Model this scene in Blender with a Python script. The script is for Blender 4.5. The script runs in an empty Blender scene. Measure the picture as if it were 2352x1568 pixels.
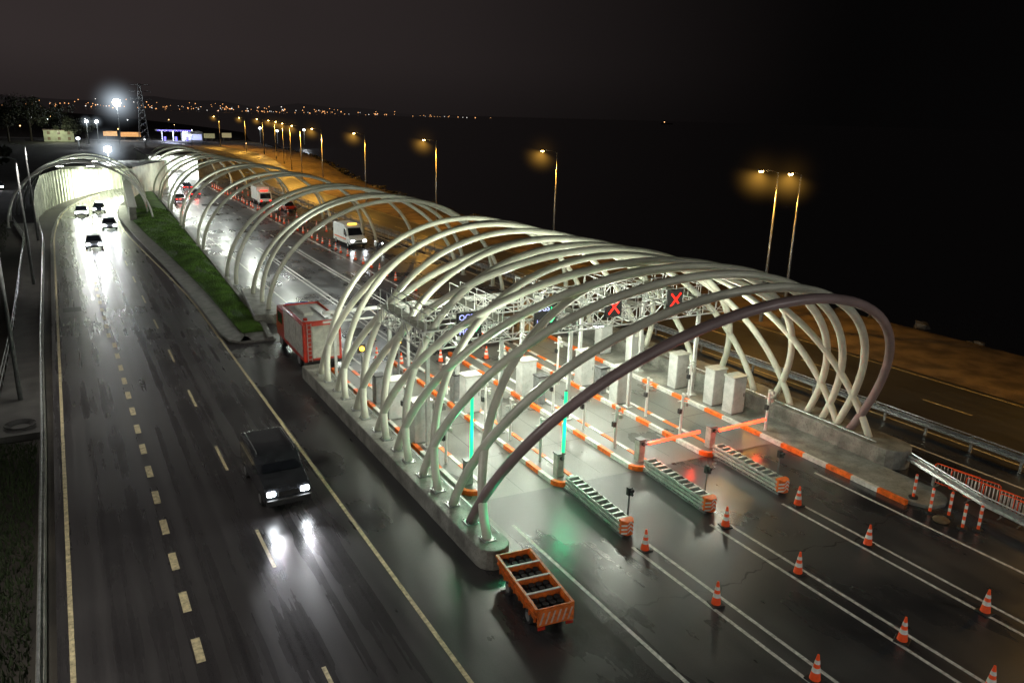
import bpy, math, random
import numpy as np
from mathutils import Vector, Matrix
random.seed(7); rng=np.random.default_rng(7)
S=bpy.context.scene
COL=S.collection
pi=math.pi
# ---------------------------------------------------------------- camera
def make_camera():
    f=1780.;roll=math.radians(1.6);th=math.radians(16.2);psi=math.radians(30.244)
    R=np.array([math.cos(psi),-math.sin(psi),0]);F=np.array([math.sin(psi),math.cos(psi),0]);Z=np.array([0,0,1.])
    fw=F*math.cos(th)-Z*math.sin(th);up=F*math.sin(th)+Z*math.cos(th)
    IR=math.cos(roll)*R+math.sin(roll)*up;IU=-math.sin(roll)*R+math.cos(roll)*up
    cd=bpy.data.cameras.new("camera");cd.sensor_width=36;cd.lens=f/2352*36;cd.clip_end=20000;cd.clip_start=.2
    co=bpy.data.objects.new("camera",cd);COL.objects.link(co)
    co.matrix_world=Matrix(((IR[0],IU[0],-fw[0],0),(IR[1],IU[1],-fw[1],0),(IR[2],IU[2],-fw[2],16),(0,0,0,1)))
    S.camera=co
make_camera()
S.view_settings.view_transform='Standard'
# ---------------------------------------------------------------- materials
MATS={}
def mat(name,col,rough=.5,metal=0.,emit=None,es=0.,nscale=0.,namt=.25,bump=0.,bscale=20.,coat=0.,spec=.5,dirt=0.):
    if name in MATS:return MATS[name]
    m=bpy.data.materials.new(name);m.use_nodes=True;nt=m.node_tree;b=nt.nodes["Principled BSDF"]
    b.inputs["Base Color"].default_value=(*col,1);b.inputs["Roughness"].default_value=rough
    b.inputs["Metallic"].default_value=metal;b.inputs["Specular IOR Level"].default_value=spec
    b.inputs["Coat Weight"].default_value=coat
    if emit:
        b.inputs["Emission Color"].default_value=(*emit,1);b.inputs["Emission Strength"].default_value=es
    tc=nt.nodes.new("ShaderNodeTexCoord")
    ns=nt.nodes.new("ShaderNodeTexNoise");ns.inputs["Scale"].default_value=nscale or 3.;ns.inputs["Detail"].default_value=6
    nt.links.new(tc.outputs["Object"],ns.inputs["Vector"])
    mx=nt.nodes.new("ShaderNodeMix");mx.data_type='RGBA'
    mx.inputs[6].default_value=(*[c*(1-namt) for c in col],1);mx.inputs[7].default_value=(*[min(1,c*(1+namt*.6)) for c in col],1)
    mr=nt.nodes.new("ShaderNodeMapRange");mr.inputs[1].default_value=.35;mr.inputs[2].default_value=.65
    nt.links.new(ns.outputs["Fac"],mr.inputs[0]);nt.links.new(mr.outputs[0],mx.inputs[0])
    out=mx.outputs[2]
    if dirt:
        n4=nt.nodes.new("ShaderNodeTexNoise");n4.inputs["Scale"].default_value=9;n4.inputs["Detail"].default_value=8;n4.inputs["Roughness"].default_value=.7
        nt.links.new(tc.outputs["Object"],n4.inputs["Vector"])
        m4=nt.nodes.new("ShaderNodeMapRange");m4.inputs[1].default_value=.5;m4.inputs[2].default_value=.72;m4.inputs[3].default_value=0;m4.inputs[4].default_value=dirt
        nt.links.new(n4.outputs["Fac"],m4.inputs[0])
        d=nt.nodes.new("ShaderNodeMix");d.data_type='RGBA';d.inputs[7].default_value=(.05,.045,.035,1)
        nt.links.new(m4.outputs[0],d.inputs[0]);nt.links.new(out,d.inputs[6]);out=d.outputs[2]
    nt.links.new(out,b.inputs["Base Color"])
    if bump:
        n2=nt.nodes.new("ShaderNodeTexNoise");n2.inputs["Scale"].default_value=bscale;n2.inputs["Detail"].default_value=5
        nt.links.new(tc.outputs["Object"],n2.inputs["Vector"])
        bp=nt.nodes.new("ShaderNodeBump");bp.inputs["Strength"].default_value=bump;bp.inputs["Distance"].default_value=.05
        nt.links.new(n2.outputs["Fac"],bp.inputs["Height"]);nt.links.new(bp.outputs[0],b.inputs["Normal"])
    MATS[name]=m;return m
def wetmat(name,col,col2,rlo,rhi,streak=.3,bump=.25,big=.18,lo=.3,hi=.7,sx=1.6):
    """wet paving: soft darker and lighter patches, glossy damp areas, faint streaks along Y for wheel tracks and painted light trails"""
    m=bpy.data.materials.new(name);m.use_nodes=True;nt=m.node_tree;b=nt.nodes["Principled BSDF"];L=nt.links
    N=lambda t:nt.nodes.new(t)
    tc=N("ShaderNodeTexCoord")
    n1=N("ShaderNodeTexNoise");n1.inputs["Scale"].default_value=big;n1.inputs["Detail"].default_value=7;n1.inputs["Roughness"].default_value=.5
    L.new(tc.outputs["Object"],n1.inputs["Vector"])
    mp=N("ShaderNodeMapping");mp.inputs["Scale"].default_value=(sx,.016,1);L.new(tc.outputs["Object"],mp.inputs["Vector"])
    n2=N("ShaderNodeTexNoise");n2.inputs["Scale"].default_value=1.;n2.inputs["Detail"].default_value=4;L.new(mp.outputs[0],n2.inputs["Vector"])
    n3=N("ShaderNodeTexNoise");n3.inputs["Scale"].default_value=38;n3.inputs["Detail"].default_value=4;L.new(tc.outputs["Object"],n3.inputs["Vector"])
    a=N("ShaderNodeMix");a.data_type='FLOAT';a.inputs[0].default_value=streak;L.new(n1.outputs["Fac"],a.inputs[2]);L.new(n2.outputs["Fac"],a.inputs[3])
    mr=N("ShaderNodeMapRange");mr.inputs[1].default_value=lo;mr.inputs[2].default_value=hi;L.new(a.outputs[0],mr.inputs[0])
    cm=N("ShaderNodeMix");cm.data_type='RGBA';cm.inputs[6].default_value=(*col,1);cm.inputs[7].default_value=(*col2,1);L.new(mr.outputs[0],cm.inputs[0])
    sp=N("ShaderNodeMix");sp.data_type='RGBA';sp.blend_type='MULTIPLY';sp.inputs[0].default_value=.6
    mr3=N("ShaderNodeMapRange");mr3.inputs[1].default_value=.3;mr3.inputs[2].default_value=.7;mr3.inputs[3].default_value=.55;mr3.inputs[4].default_value=1.4
    L.new(n3.outputs["Fac"],mr3.inputs[0]);L.new(cm.outputs[2],sp.inputs[6]);L.new(mr3.outputs[0],sp.inputs[7])
    L.new(sp.outputs[2],b.inputs["Base Color"])
    rr=N("ShaderNodeMapRange");rr.inputs[1].default_value=lo;rr.inputs[2].default_value=hi;rr.inputs[3].default_value=rlo;rr.inputs[4].default_value=rhi
    L.new(a.outputs[0],rr.inputs[0])
    L.new(rr.outputs[0],b.inputs["Roughness"])
    b.inputs["Specular IOR Level"].default_value=.6
    bp=N("ShaderNodeBump");bp.inputs["Strength"].default_value=bump;bp.inputs["Distance"].default_value=.012
    L.new(n3.outputs["Fac"],bp.inputs["Height"]);L.new(bp.outputs[0],b.inputs["Normal"])
    MATS[name]=m;return m
M_asph=wetmat("wet_asphalt",(.02,.02,.022),(.055,.055,.056),.18,.46,streak=.25,lo=.36,hi=.64)
M_asphL=wetmat("wet_asphalt_streaked",(.02,.019,.021),(.06,.056,.056),.16,.42,streak=.6,lo=.32,hi=.68,sx=2.,bump=.18)  # stronger lane streaks: wheel tracks that also paint in headlight trails
M_conc=wetmat("wet_concrete_paving",(.075,.076,.068),(.15,.15,.135),.22,.5,streak=.2,big=.3,lo=.36,hi=.64)
M_coast=wetmat("coast_asphalt",(.035,.033,.03),(.06,.058,.055),.3,.55,streak=.4)
M_plat=mat("concrete",(.21,.21,.185),.5,nscale=1.2,namt=.45,bump=.3,dirt=.8)
M_path=mat("dark_footpath_concrete",(.06,.06,.055),.5,nscale=1.,namt=.4,bump=.3,dirt=.5)
M_kerb=mat("kerb_stone",(.15,.15,.135),.5,nscale=1.5,namt=.4,bump=.3,dirt=.6)
M_paint=mat("road_paint_white",(.58,.58,.54),.45,nscale=5,namt=.3,dirt=.7)
M_painty=mat("road_paint_cream",(.58,.5,.3),.45,nscale=5,namt=.35,dirt=.8)
M_dirt=mat("dark_soil",(.03,.026,.02),.9,nscale=.3,namt=.5,bump=.6,bscale=3)
M_sand=mat("sandy_verge",(.15,.1,.05),.95,nscale=.5,namt=.6,bump=1.,bscale=2,dirt=.5)
M_grass=mat("grass_turf",(.06,.13,.025),.9,nscale=.8,namt=.5,bump=.8,bscale=12)
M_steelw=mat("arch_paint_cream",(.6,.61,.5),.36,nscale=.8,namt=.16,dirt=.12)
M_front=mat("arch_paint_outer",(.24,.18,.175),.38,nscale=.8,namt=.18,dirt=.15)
M_white=mat("white_enamel",(.7,.71,.68),.35,nscale=2,namt=.12,dirt=.25)
M_cab=mat("cabinet_grey_white",(.46,.47,.45),.4,nscale=2,namt=.15,dirt=.3)
M_galv=mat("galvanised_steel",(.45,.46,.46),.35,.7,nscale=5,namt=.25,dirt=.3)
M_slat=mat("pale_green_galvanised_steel",(.42,.47,.43),.4,.35,nscale=5,namt=.25,dirt=.4)
M_dark=mat("black_plastic",(.02,.02,.02),.5)
M_seam=mat("tar_seam",(.015,.015,.015),.5)
M_grey=mat("grey_metal",(.2,.21,.21),.45,.3,nscale=4,dirt=.3)
M_orange=mat("orange_paint",(.85,.15,.012),.45,nscale=4,namt=.3,dirt=.4)
M_orangeD=mat("orange_steel_paint",(.6,.13,.015),.45,nscale=4,namt=.35,dirt=.7)
M_kw=mat("kerb_paint_white",(.6,.6,.56),.45,nscale=4,namt=.2,dirt=.5)
M_coneo=mat("cone_orange",(.95,.1,.02),.4,nscale=4,namt=.12,dirt=.2)
M_red=mat("red_lacquer",(.42,.025,.01),.3,coat=.5,nscale=3,namt=.2,dirt=.25)
M_refl=mat("reflective_white",(.72,.72,.69),.4,nscale=6,namt=.15,dirt=.3)
M_tyre=mat("tyre_rubber",(.018,.018,.018),.8)
M_glass=mat("dark_glass",(.012,.014,.018),.08,spec=.8)
M_lampW=mat("lamp_glow_white",(1,1,1),.5,emit=(.93,1,.92),es=25)
M_head=mat("headlamp_glow",(1,1,1),.3,emit=(.9,.95,1),es=90)
M_sod=mat("sodium_lamp_glow",(1,.6,.2),.5,emit=(1,.6,.16),es=60)
M_tail=mat("tail_lamp_red",(.6,.02,.01),.3,emit=(1,.03,.015),es=3)
M_ledr=mat("led_red",(.6,.02,.01),.3,emit=(1,.012,.006),es=2.6)
M_boomr=mat("led_boom_red",(.6,.02,.01),.3,emit=(1,.055,.02),es=5)
M_ledg=mat("led_green",(.02,.5,.2),.3,emit=(.01,1,.3),es=1.5)
M_ledb=mat("led_violet",(.3,.3,.9),.3,emit=(.4,.4,1),es=1.2)
M_amber=mat("amber_lamp",(1,.6,.1),.3,emit=(1,.5,.04),es=5)
M_shut=mat("roller_shutter_grey",(.42,.42,.37),.45,.1,nscale=3,dirt=.3)
# ---------------------------------------------------------------- mesh builder
class MB:
    def __init__(s):s.v=[];s.f=[];s.m=[]
    def add(s,vs,fs,m=0):
        o=len(s.v);s.v+=[tuple(map(float,p)) for p in vs];s.f+=[tuple(i+o for i in f) for f in fs];s.m+=[m]*len(fs);return s
    def box(s,cx,cy,cz,sx,sy,sz,m=0,rz=0.,top=(1,1)):
        a=[];c,n=math.cos(rz),math.sin(rz)
        for z,k in((-.5,(1,1)),(.5,top)):
            for x,y in((-.5,-.5),(.5,-.5),(.5,.5),(-.5,.5)):
                X=x*sx*k[0];Y=y*sy*k[1];a.append((cx+X*c-Y*n,cy+X*n+Y*c,cz+z*sz))
        return s.add(a,[(3,2,1,0),(4,5,6,7),(0,1,5,4),(1,2,6,5),(2,3,7,6),(3,0,4,7)],m)
    def beam(s,p,q,w,h,m=0):
        p=Vector(p);q=Vector(q);d=(q-p).normalized();u=Vector((0,0,1)) if abs(d.z)<.95 else Vector((0,1,0))
        r=d.cross(u).normalized()*w/2;t=r.cross(d).normalized()*h/2
        a=[p-r-t,p+r-t,p+r+t,p-r+t,q-r-t,q+r-t,q+r+t,q-r+t]
        return s.add(a,[(0,3,2,1),(4,5,6,7),(0,1,5,4),(1,2,6,5),(2,3,7,6),(3,0,4,7)],m)
    def tube(s,pts,r,n=8,m=0,cap=True):
        P=[Vector(p) for p in pts];k=len(P);vs=[];rs=r if hasattr(r,'__len__') else [r]*k
        d=(P[1]-P[0]).normalized();u=Vector((0,0,1)) if abs(d.z)<.9 else Vector((0,1,0));nx=d.cross(u).normalized()
        for i in range(k):
            t=((P[min(i+1,k-1)]-P[max(i-1,0)])).normalized();nx=(nx-t*nx.dot(t)).normalized();ny=t.cross(nx)
            for j in range(n):
                a=2*pi*j/n;vs.append(P[i]+(nx*math.cos(a)+ny*math.sin(a))*rs[i])
        fs=[(i*n+j,i*n+(j+1)%n,(i+1)*n+(j+1)%n,(i+1)*n+j) for i in range(k-1) for j in range(n)]
        if cap:fs+=[tuple(range(n-1,-1,-1)),tuple((k-1)*n+j for j in range(n))]
        return s.add(vs,fs,m)
    def prism(s,poly,z0,z1,m=0):
        n=len(poly);vs=[(x,y,z0) for x,y in poly]+[(x,y,z1) for x,y in poly]
        return s.add(vs,[tuple(range(n-1,-1,-1)),tuple(range(n,2*n))]+[(i,(i+1)%n,n+(i+1)%n,n+i) for i in range(n)],m)
    def profx(s,poly,x0,x1,m=0):
        n=len(poly);vs=[(x0,y,z) for y,z in poly]+[(x1,y,z) for y,z in poly]
        return s.add(vs,[tuple(range(n)),tuple(range(2*n-1,n-1,-1))]+[(i,n+i,n+(i+1)%n,(i+1)%n) for i in range(n)],m)
    def sheet(s,rows,m=0):
        vs=[];fs=[]
        for xa,xb,y,z in rows:vs+=[(xa,y,z),(xb,y,z)]
        for i in range(len(rows)-1):fs.append((2*i,2*i+1,2*i+3,2*i+2))
        return s.add(vs,fs,m)
    def ball(s,c,r,n=10,m=0,sz=1):
        vs=[(c[0],c[1],c[2]-r*sz)];k=n//2
        for i in range(1,k):
            a=-pi/2+pi*i/k
            for j in range(n):vs.append((c[0]+r*math.cos(a)*math.cos(2*pi*j/n),c[1]+r*math.cos(a)*math.sin(2*pi*j/n),c[2]+r*sz*math.sin(a)))
        vs.append((c[0],c[1],c[2]+r*sz));e=len(vs)-1
        fs=[(0,1+(j+1)%n,1+j) for j in range(n)]
        for i in range(k-2):
            for j in range(n):fs.append((1+i*n+j,1+i*n+(j+1)%n,1+(i+1)*n+(j+1)%n,1+(i+1)*n+j))
        fs+=[(e,1+(k-2)*n+j,1+(k-2)*n+(j+1)%n) for j in range(n)]
        return s.add(vs,fs,m)
    def mesh(s,name,mats,smooth=False):
        me=bpy.data.meshes.new(name);me.from_pydata(s.v,[],s.f)
        for x in (mats if isinstance(mats,(list,tuple)) else [mats]):me.materials.append(x)
        me.polygons.foreach_set("material_index",s.m)
        if smooth:me.polygons.foreach_set("use_smooth",[True]*len(s.f))
        me.update();return me
def ob(name,mb,mats,parent=None,smooth=False,bevel=0,loc=None,kind=None,label=None,cat=None,group=None,rz=0):
    o=bpy.data.objects.new(name,mb.mesh(name,mats,smooth) if isinstance(mb,MB) else mb);COL.objects.link(o)
    if parent:o.parent=parent
    if loc:o.location=loc
    if rz:o.rotation_euler=(0,0,rz)
    if bevel:
        b=o.modifiers.new("b","BEVEL");b.width=bevel;b.segments=2;b.limit_method='ANGLE'
    if kind:o["kind"]=kind
    if label:o["label"]=label
    if cat:o["category"]=cat
    if group:o["group"]=group
    return o
def thing(name,label,cat,loc=(0,0,0),rz=0,group=None):
    e=bpy.data.objects.new(name,None);COL.objects.link(e);e.location=loc;e.rotation_euler=(0,0,rz);e.empty_display_size=.3
    e["label"]=label;e["category"]=cat
    if group:e["group"]=group
    return e
KC={}
def kids(o):return [c for c in bpy.data.objects if c.parent==o]
def clone(o,loc,rz=None,label=None):
    n=o.copy();COL.objects.link(n);n.location=loc
    if rz is not None:n.rotation_euler=(0,0,rz)
    if label:n["label"]=label
    def rec(src,dst):
        if src.name not in KC:KC[src.name]=kids(src)
        for c in KC[src.name]:
            k=c.copy();COL.objects.link(k);k.parent=dst;rec(c,k)
    rec(o,n);return n
def light(t,loc,power,col=(1,1,1),size=.3,target=None,spot=None,blend=.5):
    l=bpy.data.lights.new("lamp_or_fill_light",t);l.energy=power;l.color=col
    if t=='POINT':l.shadow_soft_size=size
    if t=='AREA':l.shape='DISK';l.size=size
    if t=='SPOT':l.shadow_soft_size=size;l.spot_size=math.radians(spot);l.spot_blend=blend
    o=bpy.data.objects.new("lamp_or_fill_light",l);COL.objects.link(o);o.location=loc
    if target is not None:
        o.rotation_euler=(Vector(target)-Vector(loc)).to_track_quat('-Z','Y').to_euler()
    return o
HZ={}
def painted_halo(parent,loc,R,col,st,cone=True):
    """painted lamp halo: self-glowing volume imitating lit mist, fading with distance from the lamp"""
    key=(R,col,st,cone)
    if key not in HZ:
        m=bpy.data.materials.new("painted_lamp_halo");m.use_nodes=True;nt=m.node_tree;nt.nodes.clear();L=nt.links;N=lambda t:nt.nodes.new(t)
        o=N("ShaderNodeOutputMaterial");em=N("ShaderNodeEmission");em.inputs[0].default_value=(*col,1)
        tc=N("ShaderNodeTexCoord");ln=N("ShaderNodeVectorMath");ln.operation='LENGTH';L.new(tc.outputs["Object"],ln.inputs[0])
        mr=N("ShaderNodeMapRange");mr.inputs[1].default_value=0;mr.inputs[2].default_value=R;mr.inputs[3].default_value=1;mr.inputs[4].default_value=0
        L.new(ln.outputs["Value"],mr.inputs[0])
        pw=N("ShaderNodeMath");pw.operation='POWER';pw.inputs[1].default_value=4.5;L.new(mr.outputs[0],pw.inputs[0])
        mu=N("ShaderNodeMath");mu.operation='MULTIPLY';mu.inputs[1].default_value=st;L.new(pw.outputs[0],mu.inputs[0])
        out=mu.outputs[0]
        if cone:
            nz=N("ShaderNodeVectorMath");nz.operation='NORMALIZE';L.new(tc.outputs["Object"],nz.inputs[0])
            dt=N("ShaderNodeVectorMath");dt.operation='DOT_PRODUCT';dt.inputs[1].default_value=(-.35,0,-.93);L.new(nz.outputs[0],dt.inputs[0])
            m2=N("ShaderNodeMapRange");m2.inputs[1].default_value=.1;m2.inputs[2].default_value=.9;m2.inputs[3].default_value=.03;m2.inputs[4].default_value=1;L.new(dt.outputs["Value"],m2.inputs[0])
            m3=N("ShaderNodeMath");m3.operation='MULTIPLY';L.new(out,m3.inputs[0]);L.new(m2.outputs[0],m3.inputs[1]);out=m3.outputs[0]
        L.new(out,em.inputs[1]);L.new(em.outputs[0],o.inputs["Volume"])  # volume glows by itself; the halo is painted, not scattered lamp light
        HZ[key]=MB().ball((0,0,0),R,16).mesh("painted_lamp_halo",[m])
    return ob("painted_lamp_halo",HZ[key],None,parent,loc=loc)
# ---------------------------------------------------------------- world
def make_world():
    w=bpy.data.worlds.new("World");S.world=w;w.use_nodes=True;nt=w.node_tree;L=nt.links;N=lambda t:nt.nodes.new(t)
    bg=nt.nodes["Background"];tc=N("ShaderNodeTexCoord")
    vm=N("ShaderNodeVectorMath");vm.operation='DOT_PRODUCT';vm.inputs[1].default_value=(-.12,.97,.12)
    L.new(tc.outputs["Generated"],vm.inputs[0])
    mr=N("ShaderNodeMapRange");mr.inputs[1].default_value=.5;mr.inputs[2].default_value=1.;L.new(vm.outputs["Value"],mr.inputs[0])
    pw=N("ShaderNodeMath");pw.operation='POWER';pw.inputs[1].default_value=1.6;L.new(mr.outputs[0],pw.inputs[0])
    ns=N("ShaderNodeTexNoise");ns.inputs["Scale"].default_value=2.5;ns.inputs["Detail"].default_value=4;L.new(tc.outputs["Generated"],ns.inputs["Vector"])
    m2=N("ShaderNodeMapRange");m2.inputs[3].default_value=.75;m2.inputs[4].default_value=1.25;L.new(ns.outputs["Fac"],m2.inputs[0])
    mu=N("ShaderNodeMath");mu.operation='MULTIPLY';L.new(pw.outputs[0],mu.inputs[0]);L.new(m2.outputs[0],mu.inputs[1])
    sx=N("ShaderNodeSeparateXYZ");L.new(tc.outputs["Generated"],sx.inputs[0])
    hz=N("ShaderNodeMapRange");hz.interpolation_type='SMOOTHSTEP';hz.inputs[1].default_value=-.01;hz.inputs[2].default_value=.07;hz.inputs[3].default_value=.6;hz.inputs[4].default_value=1.;L.new(sx.outputs["Z"],hz.inputs[0])
    mh=N("ShaderNodeMath");mh.operation='MULTIPLY';L.new(mu.outputs[0],mh.inputs[0]);L.new(hz.outputs[0],mh.inputs[1])
    cr=N("ShaderNodeMix");cr.data_type='RGBA';cr.inputs[6].default_value=(.0016,.0014,.0014,1);cr.inputs[7].default_value=(.033,.0255,.025,1)
    L.new(mh.outputs[0],cr.inputs[0]);L.new(cr.outputs[2],bg.inputs["Color"]);bg.inputs["Strength"].default_value=1.
make_world()
# ---------------------------------------------------------------- terrain
SH=[(-200,64),(0,62),(35,61),(60,60),(100,58),(150,60),(200,66),(240,74),(300,84),(370,86),(450,92),(600,120),(900,110),(1500,60),(2500,-100),(9000,-600)]
def shore(y):return float(np.interp(y,[a for a,_ in SH],[b for _,b in SH]))
def terrain():
    ys=sorted(set([-200,-100]+list(range(-60,260,3))+[260,280,300,330,360,400,450,500,600,700,900,1200,1500,2000,2500,4000,9000]))
    off=[-3000,-800,-300,-120,-80,-40,-20,-12,-6,-3,-1.5,0,1.5,3,6,20,200,9000]
    hz={-6:0,-3:.0,-1.5:-.1,0:-.5,1.5:-1.1,3:-1.6,6:-2.4,20:-3,200:-3,9000:-3}
    v=[];f=[];nc=len(off)
    for y in ys:
        for o in off:
            x=shore(y)+o;z=hz.get(o,0)-.03
            if -6<=o<=3:z+=random.uniform(-.15,.15)-.1;x+=random.uniform(-.6,.6)
            v.append((x,y,z))
    for i in range(len(ys)-1):
        for j in range(nc-1):f.append((i*nc+j,i*nc+j+1,(i+1)*nc+j+1,(i+1)*nc+j))
    ob("ground",MB().add(v,f),M_dirt,kind="structure")
    m=MB().add([(-3000,-400,-1.3),(12000,-400,-1.3),(12000,12000,-1.3),(-3000,12000,-1.3)],[(0,1,2,3)])
    ob("water",m,mat("sea_water",(.004,.004,.005),.35,emit=(.0013,.0011,.0011),es=1.,bump=.6,bscale=.5,spec=.3),kind="structure")  # faint glow painted into the sea imitates haze over the water
terrain()
CE=[(-60,49.8),(20,49.4),(42,48.7),(72,47.9),(103,46.9),(131,46.2),(157,46.6),(175,48),(200,51.5),(240,58.8),(275,64),(314,67),(345,64.5),(370,59),(400,47),(425,28),(440,5),(452,-25)]
def ce(y):return float(np.interp(y,[a for a,_ in CE],[b for _,b in CE]))
def roads():
    ys=list(range(-60,440,3));v=[];f=[];K=10
    for y in ys:
        a=ce(y) if y<345 else 64
        b=shore(y)-1.0
        for k in range(K):v.append((a+(b-a)*k/(K-1),y,.03+(random.uniform(-.02,.22)*(k/K+.3) if 0<k<K-1 else 0)))
    for i in range(len(ys)-1):
        for k in range(K-1):f.append((i*K+k,i*K+k+1,(i+1)*K+k+1,(i+1)*K+k))
    ob("sandy_ground",MB().add(v,f),M_sand,kind="structure",smooth=True)
    P=[(x,y) for y,x in CE];v=[];f=[];n=len(P);W=10.3
    for i,(x,y) in enumerate(P):
        a=Vector(P[max(i-1,0)]);b=Vector(P[min(i+1,n-1)]);t=(b-a).normalized();nn=Vector((t.y,-t.x))
        v+=[(x-nn.x*W,y-nn.y*W,.012),(x,y,.012)]
        if i:f.append((2*i-2,2*i-1,2*i+1,2*i))
    ob("coast_road",MB().add(v,f),M_coast,kind="structure")
    mk=MB()
    for o,dash in((.5,0),(4.8,1),(9.6,0)):
        y=-40.
        while y<330:
            st=3.0
            if not dash or (int((y+41)/3)%3==0):
                mk.add([(ce(y)-o-.07,y,.02),(ce(y)-o+.07,y,.02),(ce(y+st)-o+.07,y+st,.02),(ce(y+st)-o-.07,y+st,.02)],[(0,1,2,3)])
            y+=st
    ob("coast_road_marking",mk,M_painty,kind="structure")
    m=MB();m.sheet([(9.0,39.3,-60,.008),(9.0,39.3,20,.008),(8.9,38.6,55,.008)])
    m.sheet([(11.8,38.6,55,.008),(12.6,37.6,75,.008),(13.4,36.6,100,.008),(14.6,35.6,132,.008),(16,35,187,.008),(18,34,215,.008)])
    ob("plaza_road",m,M_asph,kind="structure")
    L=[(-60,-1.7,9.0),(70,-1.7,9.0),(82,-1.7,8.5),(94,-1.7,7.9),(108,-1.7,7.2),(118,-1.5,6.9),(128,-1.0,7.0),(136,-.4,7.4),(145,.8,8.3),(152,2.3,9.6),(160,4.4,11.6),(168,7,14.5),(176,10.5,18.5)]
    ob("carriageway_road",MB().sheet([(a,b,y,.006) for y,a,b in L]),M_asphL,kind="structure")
    def ln(m,xf,y0,y1,w,step=4.,z=.014):
        y=y0
        while y<y1-.01:
            e=min(y+step,y1);m.add([(xf(y)-w/2,y,z),(xf(y)+w/2,y,z),(xf(e)+w/2,e,z),(xf(e)-w/2,e,z)],[(0,1,2,3)]);y=e
    le=lambda y:float(np.interp(y,[a for a,_,_ in L],[b for _,b,_ in L]))+.4
    re=lambda y:float(np.interp(y,[a for a,_,_ in L],[c for _,_,c in L]))-.2
    mk=MB();ln(mk,le,-40,165,.15);ln(mk,re,-40,165,.15)
    ob("edge_line_marking",mk,M_painty,kind="structure")
    mk=MB();y=7.6
    while y<150:
        ln(mk,lambda q:2.05+max(0,(q-118))**1.6*.022-(.2 if q>60 else 0),y,y+1.25,.26,1.25);y+=2.78
    y=16.6
    while y<120:
        ln(mk,lambda q:5.2,y,y+3.,.13,1.3);y+=9
    ob("lane_dash_marking",mk,M_painty,kind="structure")
    mk=MB()
    for x,y1 in((14.45,24.3),(17.75,20.7),(18.45,20.8),(21.75,20.6),(22.45,20.3),(25.9,20.5),(26.6,20.3),(29.8,22.0)):
        ln(mk,lambda q,x=x:x,-20,y1,.14,2)
    for x,y0,y1 in((15.9,47,200),(19.5,47,95),(19.95,47,95),(23.4,47,95),(23.85,47,95),(27.2,47,200)):
        ln(mk,lambda q,x=x:x,y0,y1,.15,4)
    for x in(19.7,23.6):
        y=98
        while y<200:
            ln(mk,lambda q:x,y,y+2,.16,2);y+=5
    ln(mk,lambda q:37.2-(q-20)*.012,4,200,.15,4)
    ob("lane_line_marking",mk,M_paint,kind="structure")
    m=MB();m.add([(13.9,26.7,.016),(33.2,25.2,.016),(33.2,47,.016),(13.9,47,.016)],[(0,1,2,3)])
    m.add([(13.05,21.0,.016),(13.9,20.6,.016),(13.9,47,.016),(13.05,47,.016)],[(0,1,2,3)])
    ob("toll_apron_pavement",m,M_conc,kind="structure")
    m=MB()
    for y in(30.5,35,39.5,44):m.add([(13.9,y,.021),(33.2,y-.3,.021),(33.2,y-.26,.021),(13.9,y+.04,.021)],[(0,1,2,3)])
    for x in(16.3,20.5,24.7,28.9):m.add([(x,26.6,.0225),(x+.03,26.6,.0225),(x+.03,47,.0225),(x,47,.0225)],[(0,1,2,3)])
    ob("apron_joint_marking",m,M_seam,kind="structure")
    m=MB();xs=np.linspace(14,31,90)
    g=lambda x:17.3+.28*math.sin(x*.9)+.1*math.sin(x*5)+.05*math.sin(x*13)
    for i in range(89):
        w=.03+.02*math.sin(i*.8);m.add([(xs[i],g(xs[i])-w,.013),(xs[i+1],g(xs[i+1])-w,.013),(xs[i+1],g(xs[i+1])+w,.013),(xs[i],g(xs[i])+w,.013)],[(0,1,2,3)])
    m.add([(-.9,69.6,.013),(.4,69.6,.013),(.4,71.2,.013),(-.9,71.2,.013)],[(0,1,2,3)])
    ob("asphalt_seam_marking",m,M_seam,kind="structure")
roads()
GL=[(55.6,9.3),(58,9.0),(70.9,8.95),(82,8.7),(96,8.2),(110,7.6),(128.8,7.1),(140,7.9),(146,8.6)]
GR=[(55.0,11.9),(59,12.3),(75,12.8),(88,13.3),(110,14),(132,14.7),(160,15.5),(187,16.1),(205,17.4)]
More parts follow.
